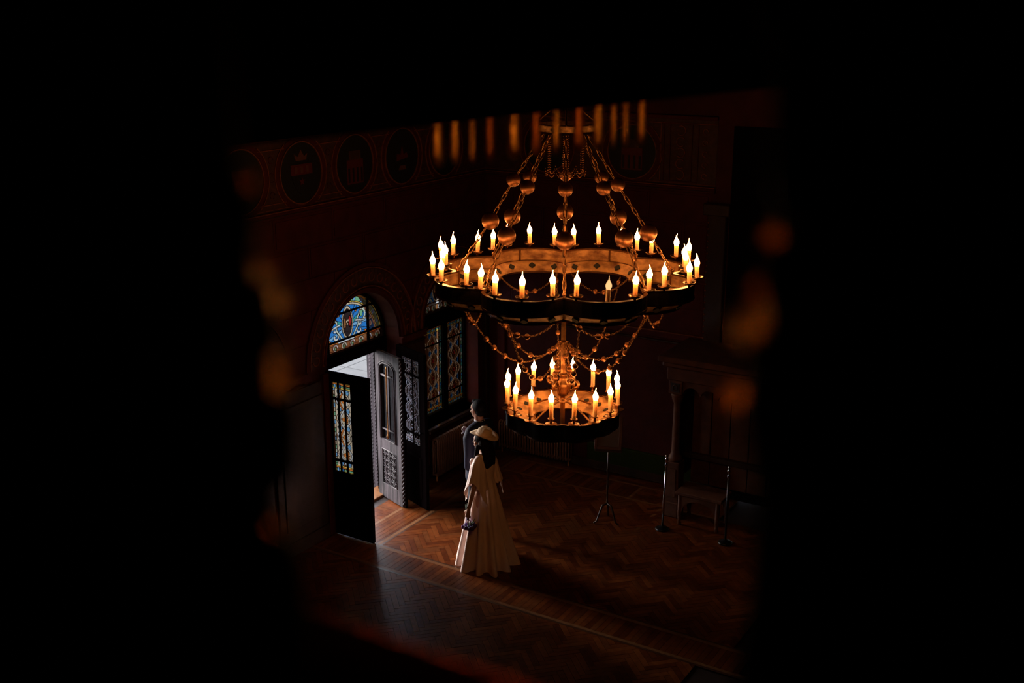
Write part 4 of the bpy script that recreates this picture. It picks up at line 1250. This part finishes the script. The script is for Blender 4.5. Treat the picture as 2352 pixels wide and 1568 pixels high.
# ------------------------------------------------------------------ people
def limb(mb, pts, rad, n=12):
    mb.tube(pts, rad, n)
    for p, r in zip(pts, rad): mb.sphere(p, r*.985, 12, 8)
def hand(mb, wrist, d, palm_n, s=1.0, curl=.5):
    """wrist pos, direction d of the hand, palm normal; adds palm, four fingers and a thumb"""
    d = Vector(d).normalized(); pn = Vector(palm_n).normalized(); side = d.cross(pn).normalized()
    w = Vector(wrist)
    limb(mb, [w, w+d*.035*s, w+d*.078*s], [.022*s, .030*s, .030*s]);
    for i, (o, L) in enumerate(((-.027,.062),(-.009,.072),(.010,.067),(.027,.052))):
        b = w+d*.078*s+side*o*s; L = L*s
        p1 = b+d*L*.42; p2 = p1+(d*math.cos(curl)+pn*math.sin(curl))*L*.34; p3 = p2+(d*math.cos(curl*2)+pn*math.sin(curl*2))*L*.28
        limb(mb, [b, p1, p2, p3], [.0088*s,.0082*s,.0075*s,.0062*s], 8)
    b = w+d*.025*s-side*.024*s; p1 = b+(d*.55-side*.6+pn*.3).normalized()*.034*s; p2 = p1+(d*.9+pn*.3).normalized()*.028*s
    limb(mb, [b, p1, p2], [.012*s,.0095*s,.008*s], 8)
def head(mb, c, k=1.0, yaw_=0):
    """skull, face, nose, lips, chin, ears, eyes; x forward"""
    c = Vector(c); RM_ = Matrix.Translation(c) @ Matrix.Rotation(yaw_, 4, 'Z')
    def sp(p, r, nu=16, nv=10): mb.sphere((p[0]*k,p[1]*k,p[2]*k), tuple(q*k for q in r), nu, nv, M=RM_)
    sp((-.012,0,.025), (.092,.074,.088)); sp((.025,0,-.035), (.066,.058,.072)); sp((.050,0,-.088), (.030,.034,.022))
    sp((.030,0,.028), (.064,.060,.052))
    sp((.093,0,-.022), (.012,.0105,.024), 8, 6); sp((.102,0,-.032), (.011,.012,.010), 8, 6)        # nose
    sp((.086,0,-.060), (.010,.021,.005), 8, 6); sp((.085,0,-.070), (.010,.018,.006), 8, 6)         # lips
    for s_ in (-1, 1):
        sp((.070,.032*s_,.014), (.012,.022,.006), 8, 6)                                           # brow
        sp((.052,.045*s_,-.030), (.022,.018,.020), 8, 6)                                          # cheek
        sp((-.006,.075*s_,-.010), (.016,.007,.030), 8, 6)                                         # ear
    return RM_
def eyes(RM_, k, parent, mcol):
    mb = MB()
    for s_ in (-1, 1): mb.sphere((.078*k,.030*s_*k,.0*k), .0105*k, 10, 7, M=RM_)
    mb.build('eye', mcol, parent)

# groom -------------------------------------------------------------------
gr = thing('person', 'man in navy suit with white buttonhole flower, back turned, facing the doorway', 'person', (-6.60, 10.10, 0), R_(176))
kk = 1.66/1.76
mb = MB()
def g(*p): return tuple(q*kk for q in p)
limb(mb, [g(0,0,.98), g(0,0,1.12), g(.0,0,1.30), g(-.01,0,1.42)], [.13*kk,.125*kk,.14*kk,.11*kk], 16)
limb(mb, [g(0,-.17,1.42), g(-.01,0,1.46), g(0,.17,1.42)], [.06*kk,.07*kk,.06*kk])
limb(mb, [g(-.01,0,1.44), g(.0,0,1.52), g(.01,0,1.60)], [.062*kk,.056*kk,.056*kk])
gM = head(mb, g(.02,0,1.655), kk*1.02, R_(-12))
for s_ in (-1, 1):
    limb(mb, [g(0,.09*s_,.95), g(.01,.10*s_,.72), g(.01,.10*s_,.50), g(-.01,.10*s_,.28), g(-.01,.10*s_,.08)], [.085*kk,.078*kk,.058*kk,.055*kk,.040*kk])
    limb(mb, [g(-.02,.10*s_,.05), g(.06,.11*s_,.04), g(.14,.115*s_,.03)], [.035*kk,.035*kk,.026*kk])
    e = g(-.02,.235*s_,1.16); w = g(.03,.15*s_,.95)
    limb(mb, [g(0,.185*s_,1.42), e, w], [.050*kk,.040*kk,.028*kk])
    hand(mb, w, (.25,-.25*s_,-1), (0,-s_,0), kk, .5)
body = mb.build('body', M['skin_tan'], gr)
baked(body, [('REMESH', dict(mode='VOXEL', voxel_size=.0065)), ('SMOOTH', dict(factor=.5, iterations=2))])
eyes(gM, kk, gr, M['shirt'])
mb = MB()
mb.sphere((-.026*kk,0,.040*kk), (.092*kk,.083*kk,.088*kk), 20, 14, M=gM); mb.sphere((-.055*kk,0,-.015*kk), (.060*kk,.072*kk,.062*kk), 16, 10, M=gM); mb.sphere((.038*kk,0,.092*kk), (.045*kk,.055*kk,.026*kk), 12, 8, M=gM)
hr = mb.build('hair', M['hairblack'], gr); baked(hr, [('REMESH', dict(mode='VOXEL', voxel_size=.006)), ('SMOOTH', dict(factor=.5, iterations=2))])
# jacket
mb = MB()
secs = [(0,0,.80,.150,.205),(0,0,.86,.152,.205),(0,0,.98,.148,.195),(0,0,1.08,.138,.180),(0,0,1.18,.138,.180),(-.005,0,1.30,.150,.205),(-.01,0,1.40,.135,.215),(-.012,0,1.455,.095,.165),(-.008,0,1.50,.066,.075),(-.006,0,1.515,.060,.062)]
mb.loft([tuple(q*kk for q in s_) for s_ in secs], 32, cap=(True, True))
for s_ in (-1, 1):
    limb(mb, [g(0,.175*s_,1.42), g(.0,.21*s_,1.36), g(-.02,.238*s_,1.16), g(.04,.185*s_,.975)], [.066*kk,.068*kk,.058*kk,.044*kk], 14)
limb(mb, [g(-.005,-.175,1.425), g(-.015,0,1.455), g(-.005,.175,1.425)], [.070*kk,.088*kk,.070*kk], 14)
jk = mb.build('jacket', M['navy'], gr); baked(jk, [('REMESH', dict(mode='VOXEL', voxel_size=.009)), ('SMOOTH', dict(factor=.5, iterations=3))])
MB().tube([g(.058*math.cos(a)-.004,.056*math.sin(a),1.520+.006*math.cos(a)) for a in [2*PI*k/18 for k in range(18)]], .008*kk, 8, closed=True, flat=1.3).build('shirt_collar', M['shirt'], gr)
mb = MB()
for s_ in (-1, 1):
    mb.loft([tuple(q*kk for q in (0,.10*s_*1.0,z,rx,ry)) for z, rx, ry in ((.045,.062,.062),(.20,.065,.065),(.50,.074,.074),(.75,.092,.090),(.90,.105,.095))], 20)
mb.loft([tuple(q*kk for q in s_) for s_ in ((0,0,.80,.12,.18),(0,0,1.0,.125,.165))], 20)
mb.build('trousers', M['trouser'], gr)
for s_ in (-1, 1):
    MB().loft([tuple(q*kk for q in x) for x in ((.045,.112*s_,.0,.135,.050),(.045,.112*s_,.025,.135,.050),(.025,.11*s_,.055,.10,.045),(-.01,.105*s_,.095,.055,.045))], 18).build('shoe', M['shoe'], gr)
mb = MB()
for k in range(7):
    a = 2*PI*k/7; mb.sphere((.128+.012*math.cos(a)*.4, .115+.018*math.cos(a), 1.335+.018*math.sin(a)), .014, 8, 6)
mb.sphere((.140,.115,1.335), .014, 8, 6)
bt = mb.build('buttonhole_flower', M['whiteflower'], gr)
MB().tube([(.135,.115,1.33),(.14,.118,1.285)], .004, 6).sphere((.145,.13,1.285), .009, 6, 5).build('sprig', M['whiteflower'], bt)

# bride --------------------------------------------------------------------
br = thing('person', 'woman in long ivory satin gown and wide cream hat, holding bouquet at her side', 'person', (-6.215, 9.588, 0), R_(182))
kb = 1.53/1.68
mb = MB()
def b_(*p): return tuple(q*kb for q in p)
limb(mb, [b_(0,0,.95), b_(0,0,1.06), b_(.0,0,1.22), b_(-.01,0,1.34)], [.125*kb,.095*kb,.105*kb,.085*kb], 16)
limb(mb, [b_(0,-.145,1.355), b_(-.01,0,1.385), b_(0,.145,1.355)], [.046*kb,.056*kb,.046*kb])
limb(mb, [b_(-.01,0,1.37), b_(.0,0,1.44), b_(.015,0,1.52)], [.050*kb,.043*kb,.045*kb])
bM = head(mb, b_(.03,0,1.565), kb*.97, R_(8))
for s_ in (-1, 1):
    limb(mb, [b_(0,.085*s_,.92), b_(.01,.09*s_,.70), b_(.01,.08*s_,.47), b_(0,.08*s_,.26), b_(0,.08*s_,.08)], [.088*kb,.072*kb,.052*kb,.048*kb,.034*kb])
    limb(mb, [b_(-.02,.08*s_,.06), b_(.05,.085*s_,.035), b_(.11,.09*s_,.025)], [.028*kb,.030*kb,.022*kb])
Wr = b_(.03,.30,.80)
limb(mb, [b_(0,.155,1.35), b_(-.015,.235,1.09), Wr], [.042*kb,.034*kb,.023*kb])
hand(mb, Wr, (.15,-.02,-1), (.2,-1,0), kb, 1.05)
limb(mb, [b_(0,-.155,1.35), b_(.06,-.21,1.09), b_(.16,-.16,.97)], [.042*kb,.034*kb,.023*kb])
hand(mb, b_(.16,-.16,.97), (.8,.3,-.3), (0,.2,-1), kb, .5)
body = mb.build('body', M['skin'], br)
baked(body, [('REMESH', dict(mode='VOXEL', voxel_size=.0055)), ('SMOOTH', dict(factor=.5, iterations=2))])
eyes(bM, kb, br, M['shirt'])
# gown
NF = 11
phz = [random.uniform(0, 6.28) for _ in range(4)]
def fold(a, j):
    t = max(0, 1-zs_[j]/.98)
    s1 = math.cos(NF*a+phz[0]+.5*math.sin(2*a+phz[1])); s1 = (abs(s1)**.7)*(1 if s1 > 0 else -1)
    return 1+t**.6*(.21*s1+.05*math.sin(5*a+phz[1])+.03*math.sin(21*a+phz[2])*t)
zs_ = [0,.004,.06,.15,.28,.42,.56,.70,.82,.90,.96,1.02,1.08,1.16,1.22,1.27,1.30]
secs = []
for z in zs_:
    t = z/.98
    if z < .98: r = .118+.182*(1-t)**1.02; rx, ry = r*1.02, r*.98
    else:
        u = (z-.98)/.32; rx = .096+.022*math.sin(u*PI); ry = .116+.010*math.sin(u*PI)
        if z > 1.22: rx, ry = .090, .125
        if z > 1.26: rx, ry = .075, .115
    secs.append((-.004 - .02*(1-min(1,t)), .0, z*1.0, rx, ry))
mb = MB(); mb.loft(secs[:], 208, cap=(False, True), fn=fold)
dr = mb.build('gown', M['satin'], br)
MB().tube([(.106*math.cos(a), .122*math.sin(a), .985+.004*math.cos(a)) for a in [2*PI*k/24 for k in range(24)]], .010, 8, closed=True, flat=1.6).build('waistband', M['satin'], br)
# cape sleeves: draped cloth over each shoulder with long points
def cape(s_, name):
    mb = MB(); n = 48; rows_ = 14; vs = []; fs = []
    cx0, cy0 = 0, .112*s_
    for j in range(rows_+1):
        t = j/rows_
        for k in range(n):
            a = 2*PI*k/n
            # hem height: low points fore and aft, high at the outer side
            ao = math.cos(a); side = math.sin(a)*s_
            hem = .90-.14*abs(ao)**2.2+.13*max(0, side)
            if side < 0: hem = .93
            z = 1.290+(hem-1.290)*t
            r1 = .026+.050*math.sin(min(1, t*2.6)*PI/2)+.032*t*t; r2 = r1*(.92)
            w_ = 1+.13*t*math.cos(8*a+s_)+.05*t*math.sin(15*a)
            x = cx0-.004+(r1*1.02+.020*t)*w_*ao; y = cy0+s_*.05*t+(r2)*w_*math.sin(a)
            vs.append((x, y, z))
    for j in range(rows_):
        for k in range(n):
            k2 = (k+1) % n; fs.append((j*n+k, j*n+k2, (j+1)*n+k2, (j+1)*n+k))
    fs.append(tuple(range(n-1, -1, -1)))
    mb.add(vs, fs, 0, True)
    return mb.build(name, M['chiffon'], br)
cape(1, 'cape_sleeve'); cape(-1, 'cape_sleeve')
# puffed bodice front
mb = MB(); mb.sphere((.085, .045, 1.155), (.048,.055,.060), 14, 10); mb.sphere((.085, -.045, 1.155), (.048,.055,.060), 14, 10); mb.sphere((.075,.10,1.205),(.035,.035,.045),12,8)
bo = mb.build('bodice', M['chiffon'], br); baked(bo, [('REMESH', dict(mode='VOXEL', voxel_size=.007)), ('SMOOTH', dict(factor=.5, iterations=2))])
# long hair
mb = MB()
mb.sphere((-.022*kb,0,.030*kb), (.098*kb,.084*kb,.088*kb), 20, 12, M=bM)
secs_h = [(-.075,0,1.10,.028,.075),(-.080,0,1.17,.040,.098),(-.075,.0,1.26,.050,.108),(-.055,0,1.34,.058,.096),(-.025,0,1.42,.074,.088),(-.012,0,1.47,.06,.07)]
mb.loft(secs_h, 20)
for s_ in (1,):
    mb.tube([(.025,.070*s_,1.40),(.030,.080*s_,1.33),(.035,.095*s_,1.25),(.028,.105*s_,1.17)], [.022,.027,.026,.010], 10)
hr = mb.build('hair', M['hair'], br); baked(hr, [('REMESH', dict(mode='VOXEL', voxel_size=.007)), ('SMOOTH', dict(factor=.5, iterations=2))])
# hat
HM = Matrix.Translation((-.012, 0, 1.492)) @ Matrix.Rotation(R_(-9), 4, 'Y') @ Matrix.Rotation(R_(6), 4, 'X')
mb = MB(); n = 40; vs = []; fs = []
prof = [(.150,.006),(.152,.010),(.125,.006),(.098,.004),(.082,.010),(.078,.030),(.074,.062),(.066,.084),(.045,.094),(.020,.088),(.0,.084)]
for j, (r, z) in enumerate(prof):
    for k in range(n):
        a = 2*PI*k/n
        up = .022*abs(math.sin(a))**2*max(0, (r-.09)/.06) - .012*abs(math.cos(a))**2*max(0, (r-.09)/.06)
        dent = -.014*math.exp(-((math.cos(a)-1)**2)/.2)*(1 if .03 < z < .09 and r < .08 else 0)
        crease = -.016*math.exp(-(r*math.sin(a)/.022)**2)*(1 if z > .082 and r < .07 else 0)
        pin = 1-.14*abs(math.sin(a))**3*(1 if z > .05 and math.cos(a) > 0 else 0)
        vs.append((r*1.06*math.cos(a), r*.98*math.sin(a)*pin, z+up+crease))
for j in range(len(prof)-1):
    for k in range(n):
        k2 = (k+1) % n; fs.append((j*n+k, j*n+k2, (j+1)*n+k2, (j+1)*n+k))
mb.add(vs, fs, 0, True, HM)
ht = mb.build('hat', M['felt'], br)
sm = ht.modifiers.new('solid', 'SOLIDIFY'); sm.thickness = .003
MB().tube([(.084*1.06*math.cos(a), .081*math.sin(a), .020) for a in [2*PI*k/30 for k in range(30)]], .006, 8, M=HM, closed=True, flat=1.6).build('hat_band', M['felt'], ht)
for s_ in (-1, 1):
    MB().loft([tuple(q*kb for q in x) for x in ((.035,.085*s_,.0,.105,.036),(.035,.085*s_,.018,.105,.036),(.0,.082*s_,.07,.05,.034))], 16).build('shoe', M['satin'], br)
# bouquet --------------------------------------------------------------------
hw_ = wmat(br) @ Vector((Wr[0]+.012, Wr[1]-.004, Wr[2]-.07))
bq = thing('bouquet', 'small purple flower bouquet held upside down at the gown', 'bouquet', tuple(hw_), R_(182))
mb = MB()
for k in range(9):
    a = 2*PI*k/9; mb.tube([(.010*math.cos(a), .010*math.sin(a), -.06),(.007*math.cos(a),.007*math.sin(a),.0),(.016*math.cos(a)+.012,.016*math.sin(a),.115+.012*math.sin(k*2))], .0035, 6)
mb.build('stem', M['stem'], bq)
MB().lathe([(.014,-.055),(.016,-.035),(.013,-.02),(.017,-.045)], 12).build('ribbon', M['ribbon'], bq)
mb = MB()
for k in range(6):
    a = k*1.05; mb.tube([(.012*math.cos(a),.012*math.sin(a),-.045),(.028*math.cos(a),.028*math.sin(a),-.075),(.036*math.cos(a),.036*math.sin(a),-.11)], [.004,.010,.006], 6, flat=.4)
mb.build('wrap', M['ribbon'], bq)
random.seed(11)
for k in range(17):
    a = k*2.4; rr = .012+.055*math.sqrt(k/17)
    p = Vector((rr*math.cos(a)-.02, rr*math.sin(a), -.105-.035*math.cos(rr/.07*1.2)-.01*random.random()))
    fm = MB()
    for j in range(6):
        q = 2*PI*j/6+k
        fm.sphere((p.x+.011*math.cos(q), p.y+.011*math.sin(q), p.z+.007*math.sin(j*2)), (.014,.009,.021), 8, 6)
    fm.sphere((p.x,p.y,p.z-.008), .008, 6, 5)
    fm.build('flower', M['purple'] if (k % 3 != 2 and p.x > -.045) else M['purple2'], bq)
mb = MB()
for k in range(5):
    a = 2.2+k*.5; mb.tube([(.0,.0,-.09),(.05*math.cos(a),.05*math.sin(a),-.10),(.092*math.cos(a),.092*math.sin(a),-.098+.01*k%3)], [.004,.011,.002], 6, flat=.35)
mb.build('leaf', M['stem'], bq)

# ------------------------------------------------------------------ balcony and its carved screen
tag(MB().box(-3.2, 3.0, -3.0, .30, 4.0, 4.2).build('trim_9', M['ceil']), kind='structure')
# hand rail with parapet
rl = thing('balcony_parapet', 'dark balcony parapet with copper-toned rail, blurred in lower foreground', 'parapet', (-.3, .45, 4.2))
MB().tube([(-2.6,.448,5.440),(2.4,.448,5.440)], .020, 20, flat=1.0).build('hand_rail', M['giltdull'], rl, world=True)
MB().box(-2.6, 2.4, .43, .466, 4.2, 5.424).build('panel', M['screen'], rl, world=True)
def from_cam(u, v, d):
    F = Vector((-math.sin(YAW)*math.cos(PITCH), math.cos(YAW)*math.cos(PITCH), -math.sin(PITCH))); Rr = Vector((math.cos(YAW), math.sin(YAW), 0)); U = Rr.cross(F)
    return Vector((0,0,HC))+(F+Rr*(u-1176)/2600-U*(v-784)/2600)*d
def post(label, x, y, prof, rings, name='turned_post'):
    t = thing(name, label, 'post', (x, y, 4.2))
    MB().lathe(prof, 36, M=Matrix.Translation((x, y, 0))).build('shaft', M['screen'], t, world=True)
    for u, v, r, m_ in rings:                     # added glass discs standing in for light glints on the post edge
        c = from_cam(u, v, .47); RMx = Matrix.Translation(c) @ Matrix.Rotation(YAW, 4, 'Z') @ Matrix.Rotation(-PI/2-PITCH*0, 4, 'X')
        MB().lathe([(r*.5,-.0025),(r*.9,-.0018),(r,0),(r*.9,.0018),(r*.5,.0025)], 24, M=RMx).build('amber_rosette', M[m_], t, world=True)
    return t
# left post: axis x,y ; radius profile against height
Lx, Ly = -.352, .315
Rx, Ry = -.119, .457
post('black turned post at left with blurred orange rim glints', Lx, Ly,
     [(.044,4.2),(.044,5.45),(.043,5.57),(.034,5.588),(.034,5.602),(.044,5.612),(.046,5.635),(.044,5.646),(.036,5.650),(.036,5.664),(.040,5.669),(.040,5.678),(.037,5.682),(.037,5.693),(.031,5.695),(.030,5.705),(.033,5.712),(.033,5.728),(.028,5.735),(.028,5.742),(.027,5.78),(.026,5.81),(.030,5.84),(.04,5.87),(.04,6.4)],
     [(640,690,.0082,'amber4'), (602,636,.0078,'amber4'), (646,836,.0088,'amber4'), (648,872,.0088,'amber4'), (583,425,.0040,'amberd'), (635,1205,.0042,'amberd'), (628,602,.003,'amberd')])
post('black turned post at right with blurred orange rim glints', Rx, Ry,
     [(.040,4.2),(.040,5.45),(.030,5.55),(.030,5.60),(.037,5.635),(.038,5.642),(.036,5.655),(.039,5.662),(.038,5.668),(.031,5.672),(.030,5.688),(.035,5.695),(.033,5.706),(.024,5.712),(.024,5.72),(.031,5.726),(.032,5.74),(.034,5.78),(.05,5.82),(.05,6.4)],
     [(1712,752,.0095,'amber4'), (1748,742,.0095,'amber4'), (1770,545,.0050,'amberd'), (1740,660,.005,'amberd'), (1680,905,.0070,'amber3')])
# panels beside the posts
sc_ = thing('carved_screen', 'black wooden screen panels framing the view on both sides', 'screen', (-.35, .36, 4.2))
def vpanel(xa, ya, xb, yb, z0, z1, th=.012, name='panel', holes=None):
    d = Vector((xb-xa, yb-ya)); L = d.length; a = math.atan2(d.y, d.x)
    Mx = Matrix.Translation((xa, ya, 0)) @ Matrix.Rotation(a, 4, 'Z')
    mb = MB()
    if not holes: mb.box(0, L, -th/2, th/2, z0, z1, M=Mx)
    return mb.build(name, M['screen'], sc_, world=True)
dirv = Vector((math.cos(YAW), math.sin(YAW)))
vpanel(Lx, Ly, Lx-dirv.x*.5, Ly-dirv.y*.5, 4.2, 6.6)
vpanel(Rx, Ry, Rx+dirv.x*.6, Ry+dirv.y*.6, 4.2, 6.6)
# raked valance with turned drops
c0 = from_cam(1010, 283, 1.9); c1 = from_cam(1500, 229, 1.9)
vd = (c1-c0); 
vl = thing('spindle_valance', 'dark raked valance with blurred copper drop spindles across the top', 'valance', tuple(c0))
A = c0-vd*3.0; B = c1+vd*3.0
nrm = Vector((-math.sin(YAW), math.cos(YAW), 0))
mb = MB()
q = [A-nrm*.02, B-nrm*.02, B+nrm*.02, A+nrm*.02]
mb.add([*q, *[p+Vector((0,0,.9)) for p in q]], [(0,1,2,3),(7,6,5,4),(0,4,5,1),(1,5,6,2),(2,6,7,3),(3,7,4,0)])
mb.build('board', M['screen'], vl, world=True)
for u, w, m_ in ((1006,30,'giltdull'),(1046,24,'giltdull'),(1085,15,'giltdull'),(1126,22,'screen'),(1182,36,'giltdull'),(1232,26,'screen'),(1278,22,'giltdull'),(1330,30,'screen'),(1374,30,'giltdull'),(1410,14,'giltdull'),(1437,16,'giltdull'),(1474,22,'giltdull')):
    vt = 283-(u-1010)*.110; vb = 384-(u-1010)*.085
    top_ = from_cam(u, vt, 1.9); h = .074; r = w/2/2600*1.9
    MB().lathe([(r*.6,.01),(r,0),(r*.85,-.008),(r,-.02),(r*.9,-.04),(r,-.055),(r*.8,-h+.006),(r*.3,-h)], 20, M=Matrix.Translation(top_)).build('spindle', M['amber' if m_ == 'giltdull' else 'amberd'], vl, world=True)  # two glass tints imitate brightly and dimly lit spindles

# ------------------------------------------------------------------ to metres
for o in list(SC.objects):
    if o.parent is None:
        o.location = o.location*S
        if o.type not in ('CAMERA',): o.scale = (S, S, S)
